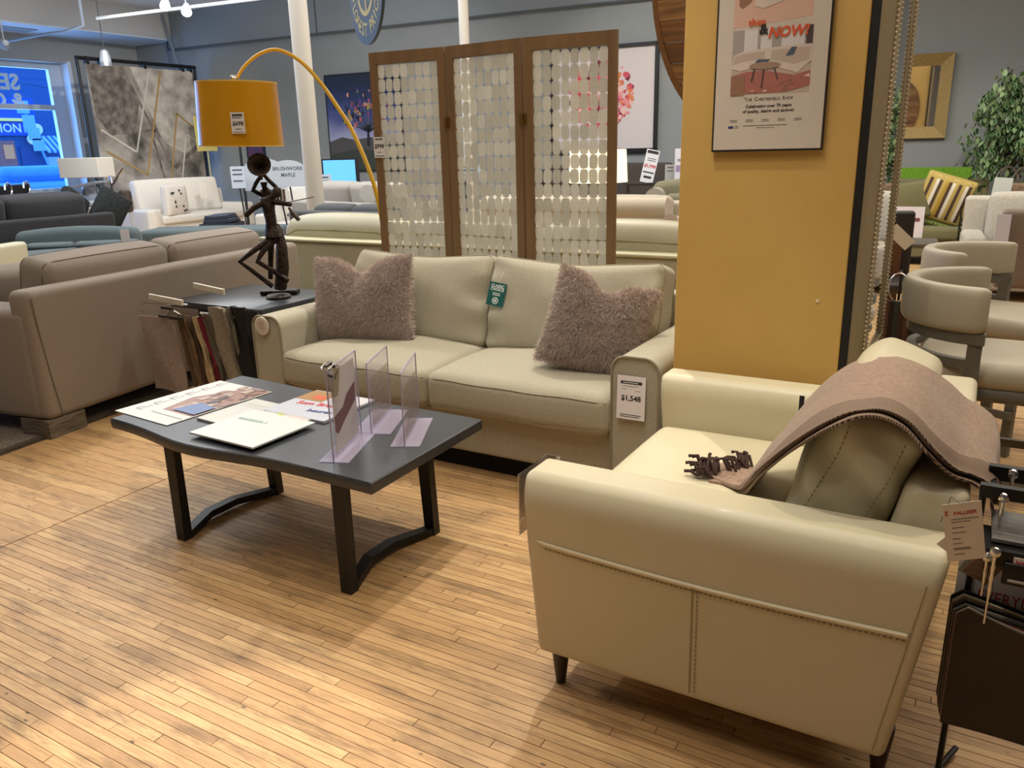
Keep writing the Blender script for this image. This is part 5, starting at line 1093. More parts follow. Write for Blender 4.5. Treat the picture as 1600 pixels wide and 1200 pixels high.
# table lamp by the window
t = thing('table_lamp', 'table lamp with a rectangular white shade before the shop window', 'lamp', (-12.75, 8.25, 0))
part('lamp_shade', G().soft(-.36, .36, -.2, .2, 1.21, 1.52, r=.01, n=1, a=1), mat('shade_linen', 'cfcabf', .8), t, rot=(0, 0, .35), smooth=False)
part('lamp_base', G().lathe([(.09, .84), (.10, .86), (.13, .95), (.12, 1.05), (.03, 1.12), (.02, 1.22)], 16), mat('lamp_silver', '9aa0a8', .2, .8), t)
t = thing('console_table', 'white console table under the rectangular table lamp', 'table', (-12.75, 8.25, 0), .4)
part('tabletop', G().soft(-.55, .55, -.3, .3, .78, .84, r=.01, n=1, a=1), flat('b8bcc4'), t)
for x in (-.5, .5):
    for y in (-.25, .25): part('leg', G().box(x - .03, x + .03, y - .03, y + .03, 0, .78), flat('b8bcc4'), t, smooth=False)
part('drawer_front', G().box(-.5, .5, -.31, -.3, .5, .76), wood('drawer', '8e7468', '5e4a40'), t, smooth=False)
t = thing('floor_stand', 'thin metal sign stand beside the white loveseat', 'stand', (-11.65, 7.9, 0), .3)
part('pole', G().tube([(0, 0, 0), (0, 0, 1.25)], .02, 8), CH, t); part('base', G().lathe([(.2, 0), (.2, .02)], 20), CH, t)
part('tray', G().box(-.45, .05, -.2, .1, 1.16, 1.18, Matrix.Rotation(-.15, 4, 'Y')), flat('9aa4b4'), t, smooth=False)
part('page', G().box(-.55, -.05, -.3, .1, .84, .855, Matrix.Rotation(-.35, 4, 'Y')), flat('c9d4e4'), t, smooth=False)
part('arm', G().tube([(0, 0, 1.1), (.25, 0, 1.35)], .02, 6), CH, t)
single('handbag', G().soft(-.09, .09, -.08, .08, -.17, .17, r=.05, n=4), mat('bag_brown', '3f362e', .7, 0, (12, '6a5c4c', .6)), 'dark fabric bundle hanging from the sign stand', 'fabric samples', (-11.52, 8.0, .86))
# dark end tables with folded fabrics
for (x, y, l_, l2) in ((-10.05, 8.55, 'small black end table in front of the white loveseat', 'folded dark denim swatches on the small black end table'),):
    t = thing('end_table', l_, 'table', (x, y, 0), .5)
    part('tabletop', G().soft(-.26, .26, -.26, .26, .46, .52, r=.008, n=1, a=1), flat('1c222e'), t)
    for sx in (-.22, .22):
        for sy in (-.22, .22): part('leg', G().box(sx - .035, sx + .035, sy - .035, sy + .035, 0, .46), flat('1c222e'), t, smooth=False)
    t = thing('folded_fabrics', l2, 'fabric samples', (x, y, .52), .5)
    for k in range(4): part('fold', G().soft(-.22 + .01 * k, .22 - .02 * k, -.2, .2, .03 * k, .03 * k + .034, r=.012, n=3, fn=lambda x_, y_, z_: (x_, y_, z_ + .01 * math.sin(9 * x_ + 5 * y_))), mat('denim%d' % (k % 2), ['2e3442', '454a58'][k % 2], .9), t)
for k in range(4):
    pass
# grey sofas behind the column
GR = fabric('fabric_greige', 'a8a198', '969086', 160)
sofa('white sofa behind the sculpture with crumpled pillows', 'sofa', (-9.1, 9.95, 0), math.radians(20), 2.2, 1.0, WH, .45, .6, .25, .8, 2, .98, .2)
sofa('greige sofa right of the thick white column, seen from behind', 'sofa', (-6.9, 8.35, 0), math.radians(165), 2.4, 1.0, GR, .47, .9, .3, .9, 2, 1.12, .25, pf=.05)
single('round_tag', G().lathe([(.10, 0), (.10, .01)], 22, M=Matrix.Rotation(PI / 2, 4, 'X')), flat('e2e0da'), 'white round tag on the back of the greige sofa', 'tag', (-6.0, 7.18, 1.05), .45)
single('round_tag', G().lathe([(.085, 0), (.085, .01)], 22, M=Matrix.Rotation(PI / 2, 4, 'X')), flat('d9d2c0'), 'cream round tag half hidden by the yellow lamp pole', 'tag', (-5.62, 7.0, 1.10), .45)
t = sofa('dark grey loveseat with a rounded back behind the sage sofa', 'sofa', (-5.7, 6.8, 0), math.radians(178), 1.5, .85, fabric('fab_dgrey', '4b4d50', '3a3c3f'), .45, .7, .2, .92, 2, .96, .2)
# painting of the tree
t = thing('painting', 'night painting of a tree with coloured leaves on the rear wall', 'painting', (0, 0, 0))
def wp(x, z, off=.0): return (x, wy(x) - .02 - off, z)
xa, xb, za, zb_ = -11.63, -9.9, 1.16, 2.95
Mw = frame(wp(xa, za), (1, .0577, 0), (0, 0, 1)); PW, PH = (xb - xa) * 1.0017, zb_ - za
part('frame', G().box(-.03, PW + .03, -.03, PH + .03, -.02, .02, Mw), flat('101216'), t, smooth=False)
g = G(); e = .022
def nightm():
    M = bpy.data.materials.new('night_sky_paint'); M.use_nodes = True; nt = M.node_tree; b = nt.nodes['Principled BSDF']; tc = nt.nodes.new('ShaderNodeTexCoord'); sp_ = nt.nodes.new('ShaderNodeSeparateXYZ'); mr = nt.nodes.new('ShaderNodeMapRange'); mr.inputs[1].default_value = 1.75; mr.inputs[2].default_value = 2.85
    ns = nt.nodes.new('ShaderNodeTexNoise'); ns.inputs['Scale'].default_value = 2; nt.links.new(tc.outputs['Object'], ns.inputs[0]); ad = nt.nodes.new('ShaderNodeMath'); ad.operation = 'MULTIPLY_ADD'; ad.inputs[1].default_value = .5
    cr = nt.nodes.new('ShaderNodeValToRGB'); cr.color_ramp.elements[0].color = lin('9a9cb6'); cr.color_ramp.elements[1].color = lin('1e222c'); x = cr.color_ramp.elements.new(.35); x.color = lin('4a5080'); x = cr.color_ramp.elements.new(.7); x.color = lin('2a3050')
    nt.links.new(tc.outputs['Object'], sp_.inputs[0]); nt.links.new(ns.outputs[0], ad.inputs[0]); nt.links.new(sp_.outputs[2], ad.inputs[2]); 
    mr.inputs[1].default_value = 2.0; mr.inputs[2].default_value = 3.1; nt.links.new(ad.outputs[0], mr.inputs[0]); nt.links.new(mr.outputs[0], cr.inputs[0]); nt.links.new(cr.outputs[0], b.inputs['Base Color']); b.inputs['Roughness'].default_value = .35; return M
g.m(0); shape(g, Mw, [(0, 0), (PW, 0), (PW, PH), (0, PH)], e)
g.m(1); shape(g, Mw, [(0, 0), (PW, 0), (PW, .56), (PW * .8, .52), (PW * .6, .62), (PW * .35, .58), (PW * .18, .64), (0, .55)], e + .001); g.m(2); shape(g, Mw, [(0, 0), (PW, 0), (PW, .38), (PW * .7, .33), (PW * .4, .42), (0, .30)], e + .002)
g.m(3)
def br(a, b, w0, w1):
    d = (Vector(b) - Vector(a)); n_ = Vector((-d.y, d.x)).normalized(); shape(g, Mw, [(a[0] + n_.x * w0, a[1] + n_.y * w0), (a[0] - n_.x * w0, a[1] - n_.y * w0), (b[0] - n_.x * w1, b[1] - n_.y * w1), (b[0] + n_.x * w1, b[1] + n_.y * w1)], e + .003)
tc_ = (PW * .56, .55); br((PW * .55, .45), (PW * .56, .85), .04, .02)
rt = random.Random(2)
tips = []
for k in range(11):
    a = .25 + k * .27; L = rt.uniform(.35, .62); m_ = (PW * .56 + math.cos(a) * L * .45, .75 + math.sin(a) * L * .35 + .03); q = (PW * .56 + math.cos(a) * L, .80 + math.sin(a) * L * .95); br((PW * .56, .72), m_, .016, .010); br(m_, q, .010, .004); tips.append(q)
for k in range(95):
    q = rt.choice(tips); cx, cy = q[0] + rt.gauss(0, .14), q[1] + rt.gauss(0, .12)
    if not (.03 < cx < PW - .03 and .5 < cy < PH - .05): continue
    g.m(rt.choice([4, 5, 6, 7, 3, 3])); s_ = rt.uniform(.018, .045); shape(g, Mw, ell(cx, cy, s_ * .8, s_ * 1.3, 7), e + .004)
part('canvas', g, [nightm(), flat('4b4948'), flat('343b30'), flat('1b1c22'), flat('c48a78'), flat('a9b04a'), flat('b0545c'), flat('6c4a86')], t, smooth=False)
# television / monitor
t = thing('monitor', 'screen glowing plain sky blue, below the tree painting', 'monitor', (0, 0, 0))
Mv = frame((-8.2, 8.87, 1.08), (.85, .53, 0), (0, 0, 1))
part('bezel', G().box(-.02, .50, -.02, .34, -.03, 0, Mv), flat('14181c'), t, smooth=False); part('display', G().box(0, .45, 0, .32, 0, .003, Mv), mat('display_blue', '58a4f0', .4, emit=.9), t, 'bright blue display', False)
part('stand', G().box(.2, .28, -1.08, 0, -.05, -.02, Mv), flat('14181c'), t, smooth=False)
# arched cardboard signs
def arch(label, x, y, z, w_, h_, txt, m_='c3cad2'):
    t = thing('arched_sign', label, 'sign', (x, y, z), .45); n_ = 16
    P = [(-w_ / 2, 0), (w_ / 2, 0)] + [(w_ / 2 * math.cos(PI * k / n_), h_ * .62 + h_ * .38 * math.sin(PI * k / n_)) for k in range(n_ + 1)]
    Ma = Matrix.Rotation(PI / 2, 4, 'X'); part('board', G().poly(P, .012, Ma), flat(m_, .6), t, smooth=False)
    part('easel', G().tube([(0, .02, 0), (0, .25, -z + .01)], .012, 6), flat('30343c'), t)
    g = G()
    for k, s_ in enumerate(txt): text(g, s_, .07, Matrix.Translation((0, -.0125, 0)) @ Ma, 0, h_ * .62 - .085 * k, bold=.02)
    if txt: part('lettering', g, flat('4a5a6e'), t, smooth=False)
    return t
arch('arched white sign reading BRUSHWORK MAPLE', -8.46, 8.44, 1.06, .50, .36, ['BRUSHWORK', 'MAPLE'])
arch('plain arched white sign behind the sculpture horn', -9.05, 8.55, 1.0, .60, .45, [])
t = thing('wood_samples_board', 'board of striped wood stain samples under the arched sign', 'sample board', (-8.4, 8.2, .86), .45)
part('board', G().box(-.3, .1, -.01, .01, 0, .19), flat('e0ddd6'), t, smooth=False)
for k in range(8): part('wood_sample', G().box(-.28 + k * .045, -.25 + k * .045, -.02, -.01, .02, .18), wood('stain%d' % (k % 3), ['3a2a20', '5c4332', '2a2420'][k % 3], '1c1410'), t, smooth=False)
part('easel', G().tube([(0, .02, 0), (0, .3, -.85)], .012, 6), flat('30343c'), t)
for k, (x, y, z, w_, h_, c_, l_) in enumerate(((-7.9, 8.5, .98, .26, .24, 'c9d4e2', 'small white price card right of the arched sign'), (-9.2, 8.2, 1.05, .2, .3, 'cfd9e6', 'tall pale brochure rack behind the sculpture'), (-6.15, 9.4, 1.1, .5, .2, 'a9b8c8', 'row of pale brochures right of the blue monitor'))):
    t = thing('price_card', l_, 'card', (x, y, z), .45); part('card', G().box(-w_ / 2, w_ / 2, -.006, .006, 0, h_), flat(c_), t, smooth=False); g = G(); Mc = Matrix.Translation((0, -.007, 0)) @ Matrix.Rotation(PI / 2, 4, 'X'); lines(g, Mc, -w_ * .35, w_ * .35, [h_ * .8, h_ * .6, h_ * .3], .02); part('print', g, flat('5a6270'), t, smooth=False); part('easel', G().tube([(0, .02, 0), (0, .2, -z + .01)], .012, 6), flat('30343c'), t)
t = thing('picture', 'small dark picture on the rear wall beside the arc lamp shade', 'picture', (0, 0, 0))
Ms_ = frame(wp(-13.9, 1.42), (1, .0577, 0), (0, 0, 1)); part('frame', G().box(0, .5, 0, .42, -.02, .03, Ms_), flat('1c2444'), t, smooth=False); part('print', G().box(.05, .45, .05, .37, .03, .033, Ms_), mat('pic_navy', '2a3a6a', .5, 0, (5, '7a3040', .8)), t, smooth=False)
single('floor_lamp_pole', G().tube([(0, 0, 0), (0, 0, 1.9)], .025, 8).lathe([(.16, 0), (.16, .03)], 16).lathe([(.05, 1.05), (.05, 1.12)], 10), flat('1a1c22'), 'thin black pole lamp standing before the rear wall', 'lamp', (-12.2, 11.0, 0))
# hanging round sign
t = thing('hanging_sign', 'round navy sign with gold lettering hanging from the ceiling', 'sign', (-4.2, 5.17, 2.67), math.radians(-32))
Mh_ = Matrix.Rotation(PI / 2, 4, 'X')
part('disc', G().lathe([(.385, -.012), (.385, .012)], 64, M=Mh_), flat('34465c', .5), t, smooth=40)
g = G(); e = .0135
def ringf(r0, r1, n_=48):
    for k in range(n_):
        a, b = 2 * PI * k / n_, 2 * PI * (k + 1) / n_; shape(g, Mh_, [(r0 * math.cos(a), r0 * math.sin(a)), (r1 * math.cos(a), r1 * math.sin(a)), (r1 * math.cos(b), r1 * math.sin(b)), (r0 * math.cos(b), r0 * math.sin(b))], e)
ringf(.15, .185); shape(g, Mh_, ell(0, .02, .06, .09), e); shape(g, Mh_, [(-.015, -.16), (.015, -.16), (.015, 0), (-.015, 0)], e)
tx = '\u2022LOWEST PRICE\u2022'
for k, ch in enumerate(tx):
    a = -PI / 2 - 1.45 + 2.9 * k / (len(tx) - 1)
    text(g, ch, .13, Mh_ @ Matrix.Translation((.325 * math.cos(a), .325 * math.sin(a), 0)) @ Matrix.Rotation(a + PI / 2, 4, 'Z'), 0, 0, 'CENTER', e, .85, .02)
tx = 'GUARANTEED'
for k, ch in enumerate(tx):
    a = PI / 2 + 1.1 - 2.2 * k / (len(tx) - 1)
    text(g, ch, .12, Mh_ @ Matrix.Translation((.24 * math.cos(a), .24 * math.sin(a), 0)) @ Matrix.Rotation(a - PI / 2, 4, 'Z'), 0, 0, 'CENTER', e, .85, .02)
part('gold_lettering', g, flat('b9ad6c', .5), t, 'gold ring and lettering', False)
part('cord', G().tube([(0, 0, .38), (0, 0, 1.77)], .004, 6), flat('888888'), t)
# =================================================================== BACKGROUND, MIDDLE
t = thing('painting', 'red coral print on white in a black frame, half hidden by the folding screen', 'painting', (0, 0, 0))
fx0, fx1, fz0, fz1 = -6.75, -4.83, 1.40, 3.10
Mf = frame(wp(fx0, fz0), (1, .0577, 0), (0, 0, 1)); FW_, FH_ = (fx1 - fx0) * 1.0017, fz1 - fz0
g = G(); fw = .055
for a in ((0, FW_, 0, fw), (0, FW_, FH_ - fw, FH_), (0, fw, 0, FH_), (FW_ - fw, FW_, 0, FH_)): g.box(a[0], a[1], a[2], a[3], 0, .08, Mf)
part('frame', g, flat('0d0d10', .4), t, smooth=False); part('canvas', G().box(fw, FW_ - fw, fw, FH_ - fw, 0, .03, Mf), flat('cbc4c4', .7), t, smooth=False)
g = G(); rr = random.Random(8)
for k in range(330):
    a = rr.uniform(0, 2 * PI); r_ = .56 * math.sqrt(rr.random()); cx, cy = FW_ * .48 + r_ * math.cos(a) * 1.02, FH_ * .54 + r_ * math.sin(a); s_ = rr.uniform(.025, .07); q = rr.uniform(0, 6)
    g.m(rr.choice([0, 0, 1, 1, 2, 3, 4])); shape(g, Mf, [(cx + s_ * math.cos(q + w_) * rr.uniform(.5, 1.2), cy + s_ * math.sin(q + w_) * rr.uniform(.5, 1.2)) for w_ in (0, .8, 1.7, 2.6, 3.6, 4.6, 5.5)], .031 + k * .00002)
part('coral_print', g, [flat('c2475a'), flat('d98a8e'), flat('6e1f2e'), flat('e0b4ae'), flat('d07a4e')], t, smooth=False)
t = thing('table_lamp', 'lit drum table lamp showing at the right edge of the folding screen', 'lamp', (-4.12, 9.25, 0))
part('lamp_shade', G().lathe([(.36, 1.08), (.34, 1.46), (.335, 1.46), (.355, 1.08)], 32, cap=False), mat('lit_shade', 'fff0c4', .8, emit=1.0), t, 'glowing cream shade'); part('lamp_base', G().lathe([(.12, .78), (.1, .82), (.03, .9), (.02, 1.3)], 16), flat('2a2622'), t)
l = bpy.data.lights.new('bulb', 'POINT'); l.energy = 30; l.color = (1, .82, .5); l.shadow_soft_size = .08; lo = bpy.data.objects.new('lamp_bulb', l); COL.objects.link(lo); lo.location = (-4.12, 9.25, 1.28)
t = thing('console_table', 'dark table under the lit drum lamp', 'table', (-4.0, 9.4, 0), .1)
part('tabletop', G().soft(-.5, .5, -.28, .28, .74, .78, r=.01, n=1, a=1), flat('1d1a18'), t)
for x in (-.45, .45):
    for y in (-.23, .23): part('leg', G().box(x - .025, x + .025, y - .025, y + .025, 0, .74), flat('1d1a18'), t, smooth=False)
sofa('dark brown sofa below the coral print', 'sofa', (-5.2, 11.9, 0), .06, 2.6, 1.0, fabric('fab_umber', '3f3833', '2e2824'), .48, .85, .25, 1.15, 2, 1.22, .25)
t = thing('sofa_table', 'tall black table holding the price cards', 'table', (-3.71, 10.35, 0), .35)
part('tabletop', G().box(-.45, .75, -.25, .25, 1.0, 1.03), flat('221c1a'), t, smooth=False)
for x in (-.43, .73):
    for y in (-.23, .23): part('leg', G().box(x - .015, x + .015, y - .015, y + .015, 0, 1.0), flat('221c1a'), t, smooth=False)
for (x, y, w_, h_, l_, red, c_, a_) in ((-3.70, 9.78, .17, .42, 'leaning white price card reading $5,998', 1, 'dfe3ec', .22), (-3.46, 9.98, .13, .22, 'small grey card between the price card and the tall brochure', 0, 'b4b6b6', 0), (-3.30, 9.92, .16, .42, 'tall white brochure with a purple band beside the price card', 2, 'd9dae6', 0), (-3.12, 10.0, .13, .33, 'brochure with a sofa photo beside the tall brochure', 3, 'd4cfc8', 0), (-2.98, 10.1, .16, .40, 'rightmost white brochure next to the ochre pillar', 0, 'cdd2d6', 0)):
    t = thing('price_card', l_, 'card', (x * 1.045, y * 1.045, 1.031), .4); Mc = Matrix.Rotation(a_, 4, 'Y') @ Matrix.Rotation(PI / 2 - .08, 4, 'X')
    part('card', G().box(-w_ / 2, w_ / 2, 0, h_, -.003, .003, Mc), flat(c_, .5), t, smooth=False); g = G(); Mt = Mc @ Matrix.Translation((0, 0, .0035))
    if red == 1:
        g.m(0); text(g, '$5,998', .055, Mt, 0, h_ * .46, bold=.03); g.m(1); quad(g, Mt, -w_ * .42, w_ * .42, h_ * .88, h_ * .97); quad(g, Mt, -w_ * .42, w_ * .42, h_ * .29, h_ * .33); quad(g, Mt, -w_ * .3, w_ * .3, h_ * .13, h_ * .2); lines(g, Mt, -w_ * .3, w_ * .35, [h_ * .72, h_ * .66], .008)
    elif red == 2: g.m(2); quad(g, Mt, -w_ * .42, w_ * .42, h_ * .3, h_ * .5); g.m(1); lines(g, Mt, -w_ * .3, w_ * .3, [h_ * .66, h_ * .62], .008)
    elif red == 3: g.m(3); quad(g, Mt, -w_ * .5, w_ * .5, h_ * .1, h_ * .7); g.m(4); quad(g, Mt, -w_ * .4, w_ * .5, h_ * .1, h_ * .35, .001); g.m(1); lines(g, Mt, -w_ * .3, w_ * .3, [h_ * .85], .012)
    else: g.m(1); lines(g, Mt, -w_ * .3, w_ * .3, [h_ * .8, h_ * .6], .01)
    part('print', g, [flat('c23a50'), flat('2b2c34'), flat('9a8ab0'), flat('8b8176'), flat('5c4638')], t, smooth=False)
OL = fabric('fabric_olive', '7d7a64', '6c6954', 140)
t = tub('olive wing-back armchair with round arm fronts, beside the ochre pillar', (-2.95, 9.35, 0), math.radians(12), 1.05, 1.06, OL)
for x in (-.46,): part('arm_roll', G().lathe([(.001, -.02), (.11, -.02), (.11, .5)], 20, M=Matrix.Translation((x, .05, .9)) @ Matrix.Rotation(-PI / 2, 4, 'X')), mat('roll_pale', 'a59f96', .9), t, 'pale round arm front')
single('round_tag', G().lathe([(.075, 0), (.075, .01)], 20, M=Matrix.Rotation(PI / 2, 4, 'X')), flat('b9b0ac'), 'round tag on the rolled arm of the olive armchair', 'tag', (-3.42, 9.33, .93), .3)
BE = fabric('fabric_beige2', 'bdb2a0', 'a99f8e', 160)
t = sofa('beige roll-arm sofa behind the sage leather sofa, beside the pillar', 'sofa', (-3.85, 7.85, 0), math.radians(5), 2.6, .95, BE, .48, .74, .22, .93, 2, .98, .22, roll=.12)
t = thing('roll_cushion', 'beige bolster along the back of the roll-arm sofa', 'bolster', (-3.7, 7.65, .90), .1)
part('cover', G().lathe([(.001, -1.0), (.1, -1.0), (.11, 0), (.1, 1.0), (.001, 1.0)], 20, M=Matrix.Rotation(PI / 2, 4, 'Y')), BE, t)
single('round_tag', G().lathe([(.07, 0), (.07, .01)], 20, M=Matrix.Rotation(PI / 2, 4, 'X')), flat('b8aca4'), 'round tag on the right roll of the beige sofa', 'tag', (-2.58, 7.5, .80), .3)
# =================================================================== BACKGROUND, RIGHT
t = thing('wall_mirror', 'rectangular mirror in a wide gold frame on the rear wall', 'mirror', (0, 0, 0))
gx0, gx1, gz0, gz1 = -1.42, -.585, 1.50, 2.64; gx1 = -.60
Mm = frame(wp(gx0, gz0), (1, .0577, 0), (0, 0, 1)); GW, GH = (gx1 - gx0) * 1.0017, gz1 - gz0; fw = .16
GO = mat('gold_frame', '9a8350', .5, .35, (60, '7a6638', .7), (120, .4))
for a, b, c_, d in (((0, 0), (GW, 0), (GW - fw, fw), (fw, fw)), ((GW, 0), (GW, GH), (GW - fw, GH - fw), (GW - fw, fw)), ((GW, GH), (0, GH), (fw, GH - fw), (GW - fw, GH - fw)), ((0, GH), (0, 0), (fw, fw), (fw, GH - fw))):
    part('frame_board', G().add([(a[0], a[1], 0), (b[0], b[1], 0), (c_[0], c_[1], 0), (d[0], d[1], 0), (a[0], a[1], .07), (b[0], b[1], .07), (c_[0], c_[1], .03), (d[0], d[1], .03)], [(0, 1, 2, 3), (4, 5, 6, 7), (0, 1, 5, 4), (1, 2, 6, 5), (2, 3, 7, 6), (3, 0, 4, 7)], Mm), GO, t, smooth=False)
part('glass', G().box(fw, GW - fw, fw, GH - fw, .01, .025, Mm), MIR, t, smooth=False)
# green armchair
GA = fabric('fabric_moss', '6e6a48', '5d5a3c', 150)
t = sofa('moss green armchair with striped pillow below the gold mirror', 'armchair', (-.56, 11.55, 0), .05, 1.25, 1.1, GA, .46, .70, .22, 1.0, 1, .95, .2, name='armchair', lean=.16, backc=False, legh=.1)
part('throw_cover', G().box(-.42, .40, -.06, .0, .5, 1.14, Matrix.Translation((0, .42, 0)) @ Matrix.Rotation(-.16, 4, 'X')), mat('bright_green', '5f8a1c', .9, 0, (40, '4a7012', .6), (90, .4)), t, 'bright green velvet back panel', False)
t = thing('striped_pillow', 'yellow, white and brown striped pillow with green fringe on the moss armchair', 'pillow', (-.42, 11.18, .80))
Mp = Matrix.Rotation(.30, 4, 'Y') @ Matrix.Rotation(.22, 4, 'X')
cols = ['b5a05c', '4c3a2c', 'b5a05c', 'd9d4c4', '4c3a2c', 'b5a05c', 'a98c34', '4c3a2c', 'd9d4c4', 'b5a05c', '4c3a2c', 'b5a05c', 'd9d4c4', '4c3a2c', 'b5a05c']
W_ = .56
part('cover', G().soft(-W_ / 2, W_ / 2, -.06, .06, -.27, .27, r=.03, puff=(0, .06, 0), n=8, M=Mp), flat('b5a05c', .9), t)
SM_ = smap((W_ / 2, .06, .27), .03, (0, .06, 0))
for k, c_ in enumerate(cols):
    x0 = -W_ / 2 + .01 + (W_ - .02) * k / 15; x1 = x0 + (W_ - .02) / 15
    def pf_(u, v, x0=x0, x1=x1):
        q = SM_((x0 + (x1 - x0) * u, -.06, -.265 + .53 * v)); return (q[0], q[1] - .002, q[2])
    part('stripe', G().sheet(pf_, 2, 10, 0, Mp), flat(c_, .9), t)
g = G(); rr = random.Random(3)
for k in range(40): x = -.27 + .54 * k / 39; g.tube([(x, -.03, -.265), (x + rr.uniform(-.02, .02), -.07, -.31), (x + rr.uniform(-.03, .03), -.05, -.34)], .010, 5, M=Mp)
o = part('fringe', g, flat('7c8a4a', .95), t); o['kind'] = 'stuff'
single('throw_pillow', G().soft(-.3, .3, -.07, .07, -.22, .22, r=.04, puff=(0, .05, 0), n=6, M=Matrix.Rotation(-.15, 4, 'Y')), GA, 'plain olive pillow left of the striped pillow', 'pillow', (-.86, 11.18, .76))
t = thing('price_card', 'white sheet price card standing left of the moss armchair', 'card', (-.95, 10.0, 0), .0); part('card', G().box(-.02, .40, -.004, .004, .42, .78), flat('cdc6cc'), t, smooth=False); g = G(); Mc = frame((0, -.005, 0), (1, 0, 0), (0, 0, 1)); g.m(0); quad(g, Mc, .02, .36, .62, .66); g.m(1); quad(g, Mc, .15, .3, .5, .58); part('print', g, [flat('6c3a42'), flat('8a8490')], t, smooth=False); part('post', G().tube([(.2, .01, 0), (.2, .01, .5)], .01, 6), BKF, t)
# plant
t = thing('potted_fig', 'variegated weeping fig tree in the right background, beside the gold mirror', 'plant', (.22, 12.3, 0))
part('pot', G().lathe([(.16, 0), (.2, .3), (.21, .32), (.18, .32), (.02, .30)], 24), flat('3b3028'), t)
rp_ = random.Random(6)
for k in range(4): part('trunk', G().tube([(.03 * k - .05, 0, .3), (.02 * math.sin(k), .03, .9), (.05 * math.cos(k * 2), -.02, 1.5)], [.018, .015, .01], 6), wood('bark', '4a3a2a', '2c2218'), t)
LFm = mat('leaf_green', '264c2c', .4, 0, (20, '173a20', .9)); LFe = mat('leaf_edge', '7f9a6a', .5)
lg = G(); prof_ = [(0, 0), (.018, .02), (.028, .045), (.022, .075), (0, .11), (-.022, .075), (-.028, .045), (-.018, .02)]
lg.m(0).add([(x * .72, y * .9 + .004, .003 if abs(x) > .01 else 0) for x, y in prof_], [tuple(range(8))]); lg.m(1).add([(x, y, .0 if abs(x) > .01 else -.002) for x, y in prof_], [tuple(range(8))])
leaf = lg.mesh('leaf', [LFm, LFe], False); restg = G()
tips = []
for k in range(44):
    a = rp_.uniform(0, 2 * PI); r_ = rp_.uniform(.15, .72); zt_ = rp_.uniform(1.3, 2.35) - r_ * .35
    p0 = Vector((0, 0, 1.0 + rp_.uniform(0, .6))); p1 = Vector((math.cos(a) * r_ * .6, math.sin(a) * r_ * .5, zt_ + .1)); p2 = Vector((math.cos(a) * r_, math.sin(a) * r_ * .8, zt_ - .2 - rp_.uniform(0, .35)))
    part('branch', G().tube([p0, (p0 + p1) / 2 + Vector((0, 0, .1)), p1, p2], [.010, .008, .006, .003], 5), wood('bark', '4a3a2a', '2c2218'), t); tips.append((p1, p2, p0))
for k in range(3300):
    p1, p2, p0 = rp_.choice(tips); q = rp_.random(); c_ = (p1.lerp(p2, q) if rp_.random() < .7 else p0.lerp(p1, .3 + .7 * q)) + Vector((rp_.gauss(0, .055), rp_.gauss(0, .055), rp_.gauss(0, .05)))
    Ml = Matrix.Translation(c_) @ Matrix.Rotation(rp_.uniform(0, 2 * PI), 4, 'Z') @ Matrix.Rotation(rp_.uniform(-2.4, -.6), 4, 'X') @ Matrix.Rotation(rp_.uniform(-.6, .6), 4, 'Y') @ Matrix.Scale(rp_.uniform(.62, .95), 4)
    if k < 280: o = link('leaf', leaf, t); o.matrix_local = Ml
    else:
        for pi, p in enumerate(leaf.polygons): restg.m(p.material_index).add([leaf.vertices[i].co for i in p.vertices], [tuple(range(len(p.vertices)))], Ml)
o = part('more_leaves', restg, [LFm, LFe], t, smooth=False, kind='stuff')
# wicker samples basket with hoops on top of a cabinet
t = thing('sample_basket', 'tan sample bags with bright metal handles below the fig tree', 'fabric samples', (.16, 10.65, 0), .2)
part('stand', G().soft(-.3, .45, -.2, .25, 0, .80, r=.01, n=1, a=1), flat('2c261f'), t)
part('bag', G().soft(-.1, .2, -.12, .12, .80, 1.0, r=.03, n=3, fn=lambda x, y, z: (x + .2 * (z - .8), y, z)), mat('bag_tan', '86705a', .9, 0, (40, '5e4c3a', .7)), t); part('bag', G().soft(.18, .45, -.12, .12, .80, .97, r=.03, n=3), mat('bag_tan', '86705a', .9), t)
part('white_card', G().box(-.20, -.02, -.13, -.12, .8, 1.06, Matrix.Rotation(.08, 4, 'Y')), flat('c4ccc8'), t, smooth=False)
for x, w_ in ((.02, .12), (.2, .14), (.34, .12)): part('handle', G().tube([(x + w_ * math.cos(a), -.05, .98 + .2 * math.sin(a)) for a in np.linspace(0, PI, 12)], .009, 6), CH, t)
sofa('pale grey boucle armchair behind the counter stools', 'armchair', (.40, 9.2, 0), math.radians(4), 1.1, .9, fabric('fab_boucle', 'aeaaa0', '99958b', 60), .45, .6, .2, .93, 1, .96, .2, name='armchair')
single('arm_panel', G().soft(-.05, .9, -.1, .1, .3, .93, r=.04, n=4), fabric('fab_taupe', '7d6c5e', '6a5b4e', 200), 'taupe fabric chair back at the right edge behind the stools', 'chair', (.19, 7.75, 0), .0)
part('leg', G().box(.0, .06, -.03, .03, 0, .3), flat('2c2420'), bpy.data.objects['arm_panel']); part('leg', G().box(.78, .84, -.03, .03, 0, .3), flat('2c2420'), bpy.data.objects['arm_panel'])
single('hang_tag', G().box(-.05, .05, -.004, .004, -.12, .12), flat('d4d4e0'), 'white tag hanging on the taupe chair back', 'tag', (.155, 7.62, .78), .1, smooth=False)
sofa('dusty pink sofa at the right edge, behind the second stool', 'sofa', (1.15, 5.9, 0), math.radians(-80), 1.8, .95, fabric('fab_pink', 'b59a8f', 'a3897e', 160), .5, .66, .25, .82, 2, .85, .2)
